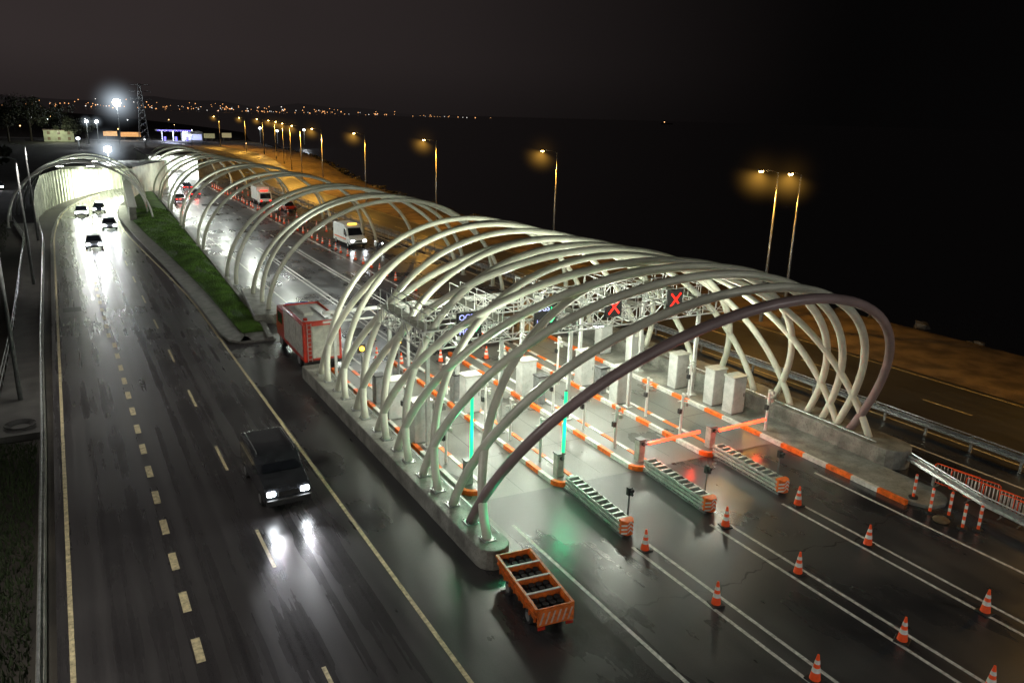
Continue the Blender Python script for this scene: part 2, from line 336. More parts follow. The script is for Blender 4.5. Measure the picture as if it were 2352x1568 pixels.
def verge():
    gl=lambda y:float(np.interp(y,[a for a,_ in GL],[b for _,b in GL]));gr=lambda y:float(np.interp(y,[a for a,_ in GR],[b for _,b in GR]))
    ys=[55.2,56,57,58]+list(range(60,147,4))
    poly=[(gl(y)+(.6 if y<56 else 0),y) for y in ys];inner=[(gl(y)+1.35,y) for y in ys]
    m=MB();v=[];f=[]
    for (a,y),(b,_) in zip(poly,inner):v+=[(a,y,-.02),(a,y,.14),(b,y,.14)]
    for i in range(len(ys)-1):
        k=3*i;f+=[(k,k+1,k+4,k+3),(k+1,k+2,k+5,k+4)]
    m.add(v,f);m.add([(poly[0][0],55.2,-.02),(12.3,54.9,-.02),(12.3,54.9,.14),(poly[0][0],55.2,.14),(12.3,57.2,.14),(inner[0][0],57.2,.14)],[(0,1,2,3),(3,2,4,5)])
    ob("pavement",m,M_kerb,kind="structure")
    ys=[57.2]+list(range(60,204,4));v=[];f=[];K=6
    for y in ys:
        a=gl(min(y,146))+1.35 if y<147 else gl(146)+1.35+(y-146)*.09
        b=gr(y)-.15
        for k in range(K):
            s=k/(K-1);v.append((a+(b-a)*s,y,.15+.45*math.sin(s*pi)*min(1,(y-56)/30)+(random.uniform(-.04,.04) if 0<k<K-1 else 0)))
    for i in range(len(ys)-1):
        for k in range(K-1):f.append((i*K+k,i*K+k+1,(i+1)*K+k+1,(i+1)*K+k))
    ob("grass_bank",MB().add(v,f),M_grass,kind="structure",smooth=True)
    v=[];f=[]
    for i in range(30000):
        y=57.5+(135-57.5)*random.random()**1.5;a=gl(y)+1.45;b=gr(y)-.2;s=random.random();x=a+(b-a)*s
        if math.sin(x*2.1+y*.7)+math.sin(x*1.3-y*.37+1)+random.uniform(-1.2,1.2)<-.8:continue
        z=.15+.45*math.sin(s*pi)*min(1,(y-56)/30);h=random.uniform(.08,.22);w=.02+.0004*y;an=random.random()*pi
        dx,dy=math.cos(an)*w,math.sin(an)*w;k=len(v)
        v+=[(x-dx,y-dy,z-.03),(x+dx,y+dy,z-.03),(x+random.uniform(-.08,.08),y+random.uniform(-.08,.08),z+h)];f.append((k,k+1,k+2))
    ob("grass",MB().add(v,f),mat("grass_blade",(.11,.22,.035),.7,nscale=.5,namt=.55),kind="stuff")
    m=MB()
    for i in range(len(GR)-1):
        (y0,x0),(y1,x1)=GR[i],GR[i+1]
        m.add([(x0-.15,y0,-.02),(x0+.25,y0,-.02),(x1+.25,y1,-.02),(x1-.15,y1,-.02),(x0-.15,y0,.3),(x0+.25,y0,.3),(x1+.25,y1,.3),(x1-.15,y1,.3)],[(4,5,6,7),(0,1,5,4),(1,2,6,5),(3,0,4,7)])
    ob("road_kerb",m,M_kerb,kind="structure")
    ob("arch_plinth",MB().prism([(11.9,60),(13.2,59.5),(14.2,60.2),(14.3,70),(12.9,70)],.0,.75),M_plat,label="low concrete plinth under arch feet beside grass bank",cat="concrete plinth",bevel=.05)
verge()
def rounded(x0,x1,y0,y1,n=8):
    r=(x1-x0)/2;c=(x0+x1)/2
    p=[(c+r*math.cos(pi+pi*i/n),y0+r+r*math.sin(pi+pi*i/n)) for i in range(n+1)]
    return p+[(x1,y1),(x0,y1)]
def platforms():
    e=thing("arch_platform","long raised concrete platform with rounded end carrying arch feet","concrete platform",group="arch platforms")
    ob("base_wall",MB().prism(rounded(11.75,13.05,21.7,45.9),0,.82),M_plat,e,bevel=.04)
    m=MB();m.tube([(12.85,22.6,.92),(12.85,45.5,.92)],.025,6)
    for y in np.arange(23,45.6,1.5):m.tube([(12.85,y,.8),(12.85,y,.93)],.02,6)
    ob("pipe_rail",m,M_galv,e)
    e=thing("arch_platform","broad raised concrete platform with rounded end beside coast road","concrete platform",group="arch platforms")
    ob("base_wall",MB().prism(rounded(33.2,35.1,20.2,52),0,1.0),M_plat,e,bevel=.04)
    m=MB();m.tube([(33.45,21.5,1.1),(33.45,51,1.1)],.03,6)
    for y in np.arange(22,51,1.5):m.tube([(33.45,y,1.),(33.45,y,1.1)],.02,6)
    ob("pipe_rail",m,M_galv,e)
platforms()
# ---------------------------------------------------------------- arches
def arch(yL,yR,lean,H=9.,xa=12.35,xb=34.,z0=.8,r=.185,seg=56,mt=None,label=None,group="canopy arches",n=12):
    P=[]
    for i in range(seg+1):
        t=pi*i/seg;s=(1-math.cos(t))/2
        P.append((xa+(xb-xa)*s,yL+(yR-yL)*s+lean*math.sin(t),z0+H*math.sin(t)))
    e=thing("canopy_arch",label or "curved cream steel tube arch standing on concrete platform","steel arch",loc=P[0],group=group)
    o=Vector(P[0]);loc=[tuple(Vector(p)-o) for p in P]
    ob("arch_tube",MB().tube(loc,r,n),mt or M_steelw,e,smooth=True)
    for p in(loc[0],loc[-1]):
        m=MB().box(p[0],p[1],p[2]+.03,.5,.5,.06)
        for dx in(-.19,.19):
            for dy in(-.19,.19):m.tube([(p[0]+dx,p[1]+dy,p[2]+.03),(p[0]+dx,p[1]+dy,p[2]+.14)],.025,6)
        ob("foot_plate",m,M_galv,e)
    return e
Aset=[(24,23.5,-5.0,9.0),(25.6,24.3,-4.3,9.05),(28.6,25.2,-3.9,9.15),(31.6,26.2,-4.3,9.2),(34.2,28.6,-4.7,9.1),(37.4,33,-4.2,8.95),(40.6,40,-4.,8.7),(43.8,50.5,-3.4,8.6)]
Bset=[(22.6,22.2,4.6,8.7),(27.,24.1,4.6,8.8),(30.2,27.2,4.4,8.85),(33,29.9,4.2,8.8),(36,35,4,8.7),(39.2,40.5,3.4,8.6),(42.4,46.5,2.6,8.5)]
for i,a in enumerate(Aset):
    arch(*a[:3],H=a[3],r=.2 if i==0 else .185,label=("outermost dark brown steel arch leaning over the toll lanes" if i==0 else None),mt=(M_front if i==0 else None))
for a in Bset:arch(*a[:3],H=a[3],r=.175)
G2=[(61.5,64,-1.2,8.7,13.3,35),(64,62,2.2,8.7,13.4,35),(67.6,70,-1.5,8.6,13.4,34.8),(73.6,71,2.2,8.6,13.2,34.6),(77.6,82,-1.5,8.5,13.1,34.5),
(94,99,-2,8.3,13.5,34.3),(97.4,94,2.4,8.3,13.5,34.3),(112.5,116,-2,8.1,13.9,34),(115.5,112,2,8.1,14,34),(132,136,-2,7.8,14.8,33.6),(135,131,2,7.8,14.8,33.6),(148,151,-2,7.4,15.1,33.3),(151,148,2,7.4,15.2,33.2),(163,165,-1.5,7.2,15.5,33),(178,180,-1.5,7,15.8,32.8),(181,178,1.5,7,15.9,32.6),(192,193,0,7,16.4,32),(203,203,0,7,17,31.5)]
for a in G2:
    arch(a[0],a[1],a[2],H=a[3],xa=a[4],xb=a[5],z0=.3,r=.185,seg=36,n=8,group="canopy arches over the through lanes",label="curved cream steel tube arch standing on road edge")
for i in range(5):
    y=121+i*7.4;sx=max(0,(y-130))*.1
    arch(y,y+1.5,-1.5 if i%2 else 1.5,H=8.3-.12*i,xa=-6.4+sx,xb=11.2+sx*.9,z0=.1,r=.13,seg=30,n=8,mt=M_white,group="arches over the tunnel mouth",label="curved pale steel tube arch over tunnel mouth road")
def tunnels():
    M_pan=mat("ribbed_wall_panel",(.6,.62,.53),.5,nscale=.6,namt=.3,dirt=.3)
    M_tl=mat("tunnel_luminaire_glow",(1,1,1),.5,emit=(.92,1,.82),es=30)
    e=thing("tunnel_portal","brightly lit tunnel mouth with ribbed pale side wall","tunnel portal")
    Lw=[(-3.4,124),(-3.2,132),(-2.4,140),(-.8,148),(1.4,156),(4.4,164),(8.2,172),(12,178)]
    m=MB()
    for (x0,y0),(x1,y1) in zip(Lw,Lw[1:]):
        h0=1.2 if y0<130 else (3.8 if y0<138 else 5.4);h1=3.8 if y1<138 else 5.4
        k=5
        for j in range(k):
            a=j/k;b=(j+1)/k;hh0=h0+(h1-h0)*a;hh1=h0+(h1-h0)*b
            xa,ya=x0+(x1-x0)*a,y0+(y1-y0)*a;xb,yb=x0+(x1-x0)*b,y0+(y1-y0)*b
            m.add([(xa,ya,0),(xb,yb,0),(xb,yb,hh1),(xa,ya,hh0)],[(0,1,2,3)])
            m.box(xa+.1,ya,hh0/2,.18,.18,hh0)
    ob("side_wall",m,M_pan,e)
    m=MB()
    Rw=[(9.4,145),(10.2,150),(12.4,158),(15.4,166),(19,174)]
    for (x0,y0),(x1,y1) in zip(Rw,Rw[1:]):m.add([(x0,y0,0),(x1,y1,0),(x1,y1,5.4),(x0,y0,5.4)],[(3,2,1,0)])
    ob("inner_wall",m,M_pan,e)
    m=MB();m.add([(.9,154,5.42),(11.2,153,5.42),(12.4,158,5.4),(15.4,166,5.4),(19,174,5.4),(12,178,5.4),(8.2,172,5.4),(4.4,164,5.4),(1.4,156,5.4)],[tuple(range(9))])
    m.box(5.9,153.6,5.6,11.2,.3,.45)
    ob("roof_slab",m,M_plat,e)
    ob("bend_wall",MB().box(15.3,177.,2.7,9,.3,5.4),M_pan,e)
    for t in np.linspace(.1,1,5):
        x=4.5+t*9;y=150.5+t*22
        for s in(-1.8,1.8):ob("ceiling_luminaire",MB().box(x+s,y,5.25,.5,1.6,.1),M_tl,e)
    for t in(0.22,.5,.8):light('AREA',(4.2+t*9,150+t*22,5.0),2400,(.92,1,.74),3,target=(4.2+t*9,150+t*22,0))
    light('POINT',(6,158,3.5),1200,(.92,1,.74),.5);light('POINT',(2.6,139,6.),1000,(.93,1,.8),.5);light('POINT',(2.2,127,5.5),900,(.95,1,.88),.5)
    first=None
    for x,y,z in((0.4,128,7.5),(4.2,128,7.5),(.9,135.5,7.7),(5.0,135.5,7.7),(2.2,150,7.3),(6.2,150,7.3)):
        if first is None:
            first=thing("arch_luminaire","white glowing lamp fixed under tunnel mouth arch","luminaire",loc=(x,y,z),group="lamps under the tunnel mouth arches")
            ob("lamp_housing",MB().box(0,0,.1,1.0,.4,.14),M_grey,first);ob("lamp_lens",MB().box(0,0,0,.9,.34,.05),M_tl,first)
        else:clone(first,(x,y,z))
    e=thing("wing_wall","pale concrete wing wall ending beside grass bank","concrete wall")
    m=MB();m.add([(8.3,124,0),(9.2,124,0),(10.6,150,0),(9.4,150,0),(8.3,124,2.0),(9.2,124,2.0),(10.6,150,4.2),(9.4,150,4.2)],[(0,1,5,4),(1,2,6,5),(2,3,7,6),(3,0,4,7),(4,5,6,7)])
    ob("wall_body",m,M_plat,e,bevel=.05)
    ob("cap_stone",MB().beam((8.75,123.7,2.05),(10,150.2,4.28),1.15,.14),M_white,e)
    e=thing("tunnel_portal","white glowing tunnel mouth at end of the canopy road","tunnel portal")
    x0,x1,y0,y1,h=18.2,28.4,195,225,5.2
    m=MB();m.add([(x0,y0,0),(x0,y1,0),(x0,y1,h),(x0,y0,h)],[(0,1,2,3)]);m.add([(x1,y0,0),(x1,y1,0),(x1,y1,h),(x1,y0,h)],[(3,2,1,0)])
    m.add([(x0,y1,0),(x1,y1,0),(x1,y1,h),(x0,y1,h)],[(0,1,2,3)])
    ob("side_wall",m,M_pan,e)
    ob("roof_slab",MB().box((x0+x1)/2,(y0+y1)/2-.2,h+.2,x1-x0+1,y1-y0,.4),M_plat,e)
    M_pl=mat("portal_luminaire_glow",(1,1,1),.5,emit=(.9,.95,1),es=40)
    for y in range(197,224,5):
        for x in(20.5,23.2,26):ob("ceiling_luminaire",MB().box(x,y,h-.12,.5,2.4,.1),M_pl,e)
    light('AREA',(23,201,4.8),6000,(.92,.97,1),4,target=(23,201,0));light('AREA',(23,214,4.8),6000,(.92,.97,1),4,target=(23,214,0))
    ob("retaining_wall",MB().box(31.9,199,1.6,6.4,.5,3.2),M_plat,label="low concrete retaining wall beside tunnel mouth",cat="wall")
tunnels()
# ---------------------------------------------------------------- toll furniture
def islands():
    for k,(x,y0,y1) in enumerate([(14.35,27.2,46.5),(18.4,26.1,46.5),(22.6,25.8,46.5),(26.8,25.5,46.5)]):
        w=1.2
        e=thing("toll_island","raised concrete toll island with orange and white kerb","traffic island",group="toll islands")
        ob("island_slab",MB().prism(rounded(x-w/2+.19,x+w/2-.19,y0+.19,y1),.0,.19),M_conc,e)
        out=rounded(x-w/2,x+w/2,y0,y1);inn=rounded(x-w/2+.21,x+w/2-.21,y0+.21,y1)
        N=len(out)-2;m=MB();ny=int((y1-y0)/1.1)
        left=[((x-w/2,y1-j*1.1),(x-w/2+.21,y1-j*1.1)) for j in range(ny)]
        right=[((x+w/2,y1-j*1.1),(x+w/2-.21,y1-j*1.1)) for j in range(ny)][::-1]
        seq=left+[(out[i],inn[i]) for i in range(N)]+right
        for i in range(len(seq)-1):
            (a,b),(c,d)=seq[i],seq[i+1];col=i%2
            if len(left)-1<=i<len(left)+N-1:col=((i-len(left))//4)%2
            m.add([(*a,0),(*c,0),(*c,.23),(*a,.23),(*d,.23),(*b,.23),(*b,.1),(*d,.1)],[(0,1,2,3),(3,2,4,5),(5,4,7,6)],col)
        ob("painted_kerb",m,[M_orange,M_kw],e)
    e=thing("toll_island","wide concrete island with orange and white kerb and rounded nose","traffic island",group="toll islands")
    pts=[(33.18,46.5),(33.18,18.6)]+[(32.2+.98*math.cos(a),18.3+1.3*math.sin(a)) for a in np.linspace(0,-pi/2,5)]+[(31.4,17.1),(31.0,17.8),(30.9,19),(30.85,46.5)]
    ob("island_slab",MB().prism(pts,0,.16),M_plat,e)
    m=MB();y=17.9;i=0
    while y<46:
        m.box(30.8,y+.7,.11,.2,1.4,.22,i%2);y+=1.4;i+=1
    ob("painted_kerb",m,[M_orange,M_kw],e)
islands()
def cushions():
    e=thing("crash_cushion","low slatted steel crash cushion with orange chevron nose","crash cushion",loc=(18.05,21.35,0),rz=-.06,group="crash cushions")
    m=MB()
    for sx in(-.27,.27):
        for z in(.24,.42,.6):m.box(sx,2.35,z,.05,4.3,.12)
    for i in range(11):
        y=.45+i*.39;m.box(0,y,.38,.5,.05,.55);m.box(0,y,.68,.54,.12,.04)
    ob("slatted_frame",m,M_slat,e,bevel=.008)
    m=MB().box(-.2,2.4,.06,.1,4.6,.08);m.box(.2,2.4,.06,.1,4.6,.08);m.box(0,.6,.04,.5,.1,.04);m.box(0,4.,.04,.5,.1,.04)
    ob("ground_rail",m,M_grey,e)
    ob("nose",MB().prism([(-.29,.3),(-.29,.1),(-.13,-.12),(.13,-.12),(.29,.1),(.29,.3)],.16,.76),M_orange,e,bevel=.02)
    m=MB()
    for k in range(3):
        for s in(-1,1):
            z=.28+k*.17;m.add([(0,-.126,z+.1),(s*.12,-.126,z-.02),(s*.12,-.126,z+.055),(0,-.126,z+.175)],[(0,1,2,3) if s<0 else (3,2,1,0)])
            m.add([(s*.14,-.116,z-.04),(s*.29,.088,z-.12),(s*.29,.088,z-.045),(s*.14,-.116,z+.035)],[(0,1,2,3) if s<0 else (3,2,1,0)])
    ob("chevron_marking",m,M_refl,e)
    clone(e,(22.4,21.25,0));clone(e,(26.6,21.05,0))
    e=thing("signal_post","small black warning lamp on short post by crash cushion","signal post",loc=(18.75,22.3,0),group="signal posts")
    ob("post",MB().tube([(0,0,0),(0,0,1.3)],.035,8),M_grey,e)
    m=MB().box(0,0,1.45,.2,.16,.34);m.tube([(0,-.08,1.52),(0,-.22,1.52)],.08,8);m.tube([(0,-.08,1.36),(0,-.2,1.36)],.06,8)
    ob("signal_head",m,M_dark,e);ob("lens",MB().ball((0,-.1,1.52),.05,8),M_amber,e)
    clone(e,(23.1,22.4,0));clone(e,(27.3,22.1,0))
cushions()
def cones():
    e=thing("traffic_cone","orange and white traffic cone on black square base","traffic cone",loc=(18.05,20.3,0),group="traffic cones on the plaza")
    ob("cone_base",MB().box(0,0,.03,.46,.46,.06),M_dark,e,bevel=.015)
    def ring(z0,z1,r0,r1):
        n=20;v=[]
        for z,r in((z0,r0),(z1,r1)):
            for j in range(n):v.append((r*math.cos(2*pi*j/n),r*math.sin(2*pi*j/n),z))
        return MB().add(v,[(j,(j+1)%n,n+(j+1)%n,n+j) for j in range(n)]+[tuple(range(n,2*n))])
    R=lambda z:.17-.135*(z-.05)/.85
    ob("cone_body",ring(.05,.9,R(.05),R(.9)),M_coneo,e)
    ob("reflective_band",ring(.32,.47,R(.32)+.006,R(.47)+.006),M_refl,e)
    ob("reflective_band",ring(.6,.72,R(.6)+.006,R(.72)+.006),M_refl,e)
    P=[(18.0,16.4),(17.95,12.2),(22.2,20.2),(22.1,16.4),(22.0,12.1),(22.2,9.4),(26.4,20.1),(26.25,16.5),(26,11.7)]
    P+=[(17.2,47.5),(18.2,45.6),(20.9,45.3),(24,44.6),(18.6,52),(17.3,57),(25.5,48)]
    for p in P:clone(e,(*p,0.01),rz=random.uniform(-.4,.4))
    m=MB();m.box(0,0,.03,.46,.46,.06,2);n=10
    def rg(z0,z1,c):
        v=[]
        for z in(z0,z1):
            for j in range(n):v.append((R(z)*math.cos(2*pi*j/n),R(z)*math.sin(2*pi*j/n),z))
        m.add(v,[(j,(j+1)%n,n+(j+1)%n,n+j) for j in range(n)],c)
    rg(.05,.32,0);rg(.32,.47,1);rg(.47,.6,0);rg(.6,.72,1);rg(.72,.9,0)
    me=m.mesh("traffic_cone",[M_coneo,M_refl,M_dark])
    for x0,y,ye,st in((27.85,66.,175,2.45),(31.2,100.,170,5)):
        while y<ye:
            ob("traffic_cone",me,None,loc=(x0+random.uniform(-.12,.12),y,.01),label="orange and white cone in row closing a lane",cat="traffic cone",group="cone row inside the canopy")
            y+=st+random.uniform(-.2,.2)
cones()
def barriers():
    def boom(x,y,up,rod,lab):
        e=thing("boom_barrier",lab,"toll barrier",loc=(x,y,.17),group="toll lane boom barriers")
        ob("housing",MB().box(0,0,.55,.36,.36,1.1),M_shut,e,bevel=.02)
        ob("housing_lid",MB().box(0,0,1.13,.42,.42,.06),M_grey,e)
        ob("pivot",MB().tube([(0,-.2,.95),(0,-.3,.95)],.09,10),M_dark,e)
        if up:
            ob("boom_arm",MB().box(0,-.32,2.6,.08,.05,3.4),M_grey,e)
            ob("led_strip",MB().box(0,-.365,2.75,.09,.03,2.9).box(-.055,-.32,2.75,.02,.06,2.9),rod,e)
        else:
            ob("boom_arm",MB().box(1.75,-.32,.97,3.6,.05,.08),M_grey,e)
            ob("led_strip",MB().box(1.85,-.365,.97,3.3,.03,.09).box(1.85,-.32,1.03,3.3,.1,.03),rod,e)
    boom(18.4,27.0,True,M_ledg,"raised boom barrier with green light strip on island")
    boom(14.35,28.2,True,M_ledg,"raised boom barrier with green light strip on island")
    boom(22.8,26.6,False,M_boomr,"lowered boom barrier with glowing red arm")
    boom(27.1,26.3,False,M_boomr,"lowered boom barrier with glowing red arm")
    for x in(23.6,25.6):light('POINT',(x,25.9,1.0),40,(1,.06,.02),.1)
    for x in(27.9,29.8):light('POINT',(x,25.6,1.0),40,(1,.06,.02),.1)
    light('POINT',(18.4,26.3,2.6),90,(.02,1,.4),.1);light('POINT',(14.35,27.4,2.8),100,(.02,1,.4),.1);light('POINT',(13.1,22.4,1.7),25,(.02,1,.4),.1)
    e=thing("equipment_cabinet","tall grey-white metal equipment cabinet on toll island","cabinet",loc=(31.8,34.1,.16),group="equipment cabinets")
    ob("cabinet_body",MB().box(0,0,1.1,.95,.75,2.1),M_cab,e,bevel=.02)
    ob("cabinet_roof",MB().box(0,0,2.18,1.05,.85,.07),M_shut,e)
    ob("door",MB().box(0,-.382,1.1,.85,.02,1.9),M_cab,e,bevel=.006)
    ob("door_handle",MB().box(.34,-.4,1.1,.03,.03,.2),M_dark,e)
    ob("plinth",MB().box(0,0,.03,.9,.7,.08),M_grey,e)
    for p in[(31.75,30.9),(31.8,29.4),(26.85,33.5),(26.8,37),(31.9,38.5),(22.6,37),(18.4,36),(14.35,33.5),(14.35,37),(31.9,42)]:clone(e,(*p,.17))
    e=thing("camera_post","white post with cameras and reader boxes on island","camera post",loc=(22.6,28.3,.17),group="camera posts")
    ob("post",MB().tube([(0,0,0),(0,0,2.3)],.07,10).tube([(-.3,0,1.9),(.3,0,1.9)],.03,6),M_white,e)
    ob("camera_box",MB().box(0,-.12,2.2,.16,.3,.14),M_shut,e,bevel=.01);ob("reader_box",MB().box(.18,-.05,1.7,.14,.24,.2),M_shut,e,bevel=.01);ob("reader_box",MB().box(-.17,-.05,1.35,.14,.2,.26),M_dark,e,bevel=.01)
    for p in[(26.8,28.2),(18.4,28.6),(31.4,26.6),(22.6,31),(26.8,31),(18.4,31.5),(14.35,30.5),(22.6,34),(18.4,34.2),(14.35,35.5),(18.4,39),(22.6,40),(26.8,40),(31.1,32.3)]:clone(e,(*p,.17),rz=random.uniform(-.2,.2))
    e=thing("ticket_machine","grey toll payment machine on island","ticket machine",loc=(22.6,35.5,.17),group="ticket machines")
    ob("machine_body",MB().box(0,0,.8,.5,.6,1.6),M_grey,e,bevel=.03);ob("screen",MB().box(.256,0,1.2,.015,.3,.25),M_glass,e);ob("machine_hood",MB().box(.05,0,1.64,.65,.7,.06),M_dark,e)
    for p in[(18.4,37.8),(26.8,35.3),(14.35,39.5)]:clone(e,(*p,.17))
    e=thing("warning_beacon","yellow flashing beacon on post at toll lane","warning beacon",loc=(17.0,43.0,0),group="warning beacons")
    ob("post",MB().tube([(0,0,0),(0,0,2.3)],.05,8),M_grey,e);ob("backing_board",MB().box(0,.05,2.5,.5,.06,.5),M_dark,e);ob("lens",MB().ball((0,-.03,2.5),.15,12),M_amber,e)
    clone(e,(14.3,42,.17))
barriers()
def gantry():
    e=thing("lane_gantry","white lattice gantry spanning the toll lanes","gantry")
    m=MB()
    def truss(p,q,h=.9,w=.9,step=.95,r=.03):
        p=Vector(p);q=Vector(q);d=q-p;n=max(2,int(d.length/step));dn=d.normalized();side=Vector((-dn.y,dn.x,0))*w/2
        for s in(-1,1):
            for z in(0,h):m.tube([p+side*s+Vector((0,0,z)),q+side*s+Vector((0,0,z))],r*1.4,6)
        for i in range(n+1):
            a=p+d*(i/n)
            for s in(-1,1):m.tube([a+side*s,a+side*s+Vector((0,0,h))],r,5)
            for z in(0,h):m.tube([a-side+Vector((0,0,z)),a+side+Vector((0,0,z))],r,5)
            if i<n:
                b=p+d*((i+1)/n)
                for s in(-1,1):m.tube([a+side*s+Vector((0,0,0 if i%2 else h)),b+side*s+Vector((0,0,h if i%2 else 0))],r,5)
                m.tube([a-side+Vector((0,0,h)),b+side+Vector((0,0,h))],r*.8,5)
    truss((13.9,32.6,5.3),(33.4,32.6,5.3));truss((13.9,37.6,5.3),(33.4,37.6,5.3))
    for x in(14.3,18.4,22.6,26.8,31.3):truss((x,32.6,5.3),(x,37.6,5.3),.9,.7)
    ob("lattice_frame",m,M_cab,e)
    for x in(14.35,18.4,22.6,26.8,31.6):
        for y in(32.6,37.6):ob("column",MB().box(x,y,2.75,.18,.18,5.2).box(x,y,.22,.45,.45,.08),M_cab,e)
    m=MB()
    for x in(14.35,18.4,22.6,26.8,31.3):
        for s in(-.32,.32):m.tube([(x+s,32,7.1),(x+s,38,7.1)],.025,5)
        for y in np.arange(32,38.1,1.):
            for s in(-.32,.32):m.tube([(x+s,y,6.2),(x+s,y,7.1)],.02,5)
    for x in np.arange(14,33.4,1.3):m.tube([(x,32.1,6.2),(x,32.1,7.0)],.02,5)
    m.tube([(14,32.1,7),(33.4,32.1,7)],.025,5)
    ob("guard_railing",m,M_cab,e)
    for x in(14.35,18.4,22.6,26.8,31.3):ob("walkway_deck",MB().box(x,35.1,6.22,.62,5.6,.03),M_shut,e)
    e=thing("height_frame","pale steel portal frame across rear of toll lanes","portal frame")
    m=MB();m.box(20.,44.9,4.3,14.2,.18,.18);m.box(20.,44.9,3.7,14.2,.1,.1)
    for x in np.arange(13.5,25.6,1.5):m.tube([(x,44.9,3.7),(x+.75,44.9,4.3),(x+1.5,44.9,3.7)],.03,5)
    ob("beam",m,M_cab,e)
    for x in(13.6,18.4,22.6,26.9):ob("column",MB().box(x,44.9,2.1,.16,.16,4.3),M_cab,e)
    def text(s,size,mt,parent,loc):
        c=bpy.data.curves.new("letter",'FONT');c.body=s;c.size=size;c.align_x='CENTER';c.align_y='CENTER';c.extrude=.006
        t=bpy.data.objects.new("t",c);COL.objects.link(t);bpy.context.view_layer.update()
        me=bpy.data.meshes.new_from_object(t.evaluated_get(bpy.context.evaluated_depsgraph_get()));bpy.data.objects.remove(t)
        me.materials.clear();me.materials.append(mt);me.name="lettering"
        o=ob("lettering",me,None,parent);o.location=loc;o.rotation_euler=(pi/2,0,0);return o
    M_blank=mat("sign_face_black",(.006,.006,.007),.7)
    for k,x in enumerate((16.2,20.5,24.75,29.0)):
        ok=k<2
        e=thing("lane_signal_sign","black lane sign with green arrow and glowing letters" if ok else "black lane sign showing a red cross","lane sign",loc=(x,31.9,6.45),group="lane signal signs")
        w=1.3 if ok else 1.05
        ob("sign_panel",MB().box(0,0,0,w,.16,1.1),M_blank,e,bevel=.02)
        ob("bracket",MB().box(-.3,.2,-.1,.06,.3,.06),M_grey,e);ob("bracket",MB().box(.3,.2,-.1,.06,.3,.06),M_grey,e)
        if ok:
            text("OGS",.38,M_ledb,e,(-.2,-.1,.34));text("HGS",.38,M_ledb,e,(-.2,-.1,-.36))
            m=MB();m.beam((.28,-.1,.4),(.28,-.1,-.2),.02,.11);m.beam((.28,-.1,-.38),(.06,-.1,-.1),.02,.11);m.beam((.28,-.1,-.38),(.5,-.1,-.1),.02,.11)
            ob("green_arrow",m,M_ledg,e)
        else:
            m=MB();m.beam((-.34,-.1,-.36),(.34,-.1,.36),.02,.09);m.beam((.34,-.11,-.36),(-.34,-.11,.36),.02,.09)
            ob("red_cross",m,M_ledr,e)
    e=thing("floodlight","white glowing floodlight under gantry","floodlight",loc=(16.3,33.0,5.1),group="gantry floodlights")
    ob("lamp_housing",MB().box(0,0,.08,.5,.35,.1),M_grey,e);ob("lamp_lens",MB().box(0,0,.015,.44,.3,.03),M_lampW,e)
    for x in(16.3,20.5,24.7,28.9):
        for y in(33.0,37.9):
            if (x,y)!=(16.3,33.0):clone(e,(x,y,5.1))
            light('AREA',(x,y,5.0),240,(.94,1,.84),.5,target=(x,y-.4,0))
            light('POINT',(x,y+1.2,6.3),360,(.94,1,.82),.25)
    for x in(16.5,23,29.5):
        light('POINT',(x,28.,5.6),480,(.95,1,.84),.3);light('POINT',(x,43.,5.6),450,(.95,1,.84),.3)  # added fill lights in mid-air without fixtures, to brighten arches and lanes
gantry()
def hung():
    first=None
    for i,y in enumerate((64,78,96,114,134,150,165,180)):
        H=8.4 if y<90 else 7.4
        if first is None:
            first=thing("hanging_luminaire","small white luminaire hanging beneath canopy arch","luminaire",loc=(23,y,H),group="canopy luminaires")
            ob("lamp_housing",MB().box(0,0,.05,.5,.2,.08),M_grey,first);ob("lamp_lens",MB().box(0,0,.0,.4,.14,.02),M_shut,first)
        else:clone(first,(23,y,H))
        light('AREA',(23,y,H-.1),600,(.92,.98,.92),.8,target=(23,y,0))
        light('POINT',(19.5,y+1,H-3.2),600,(.93,1,.86),.4)
hung()
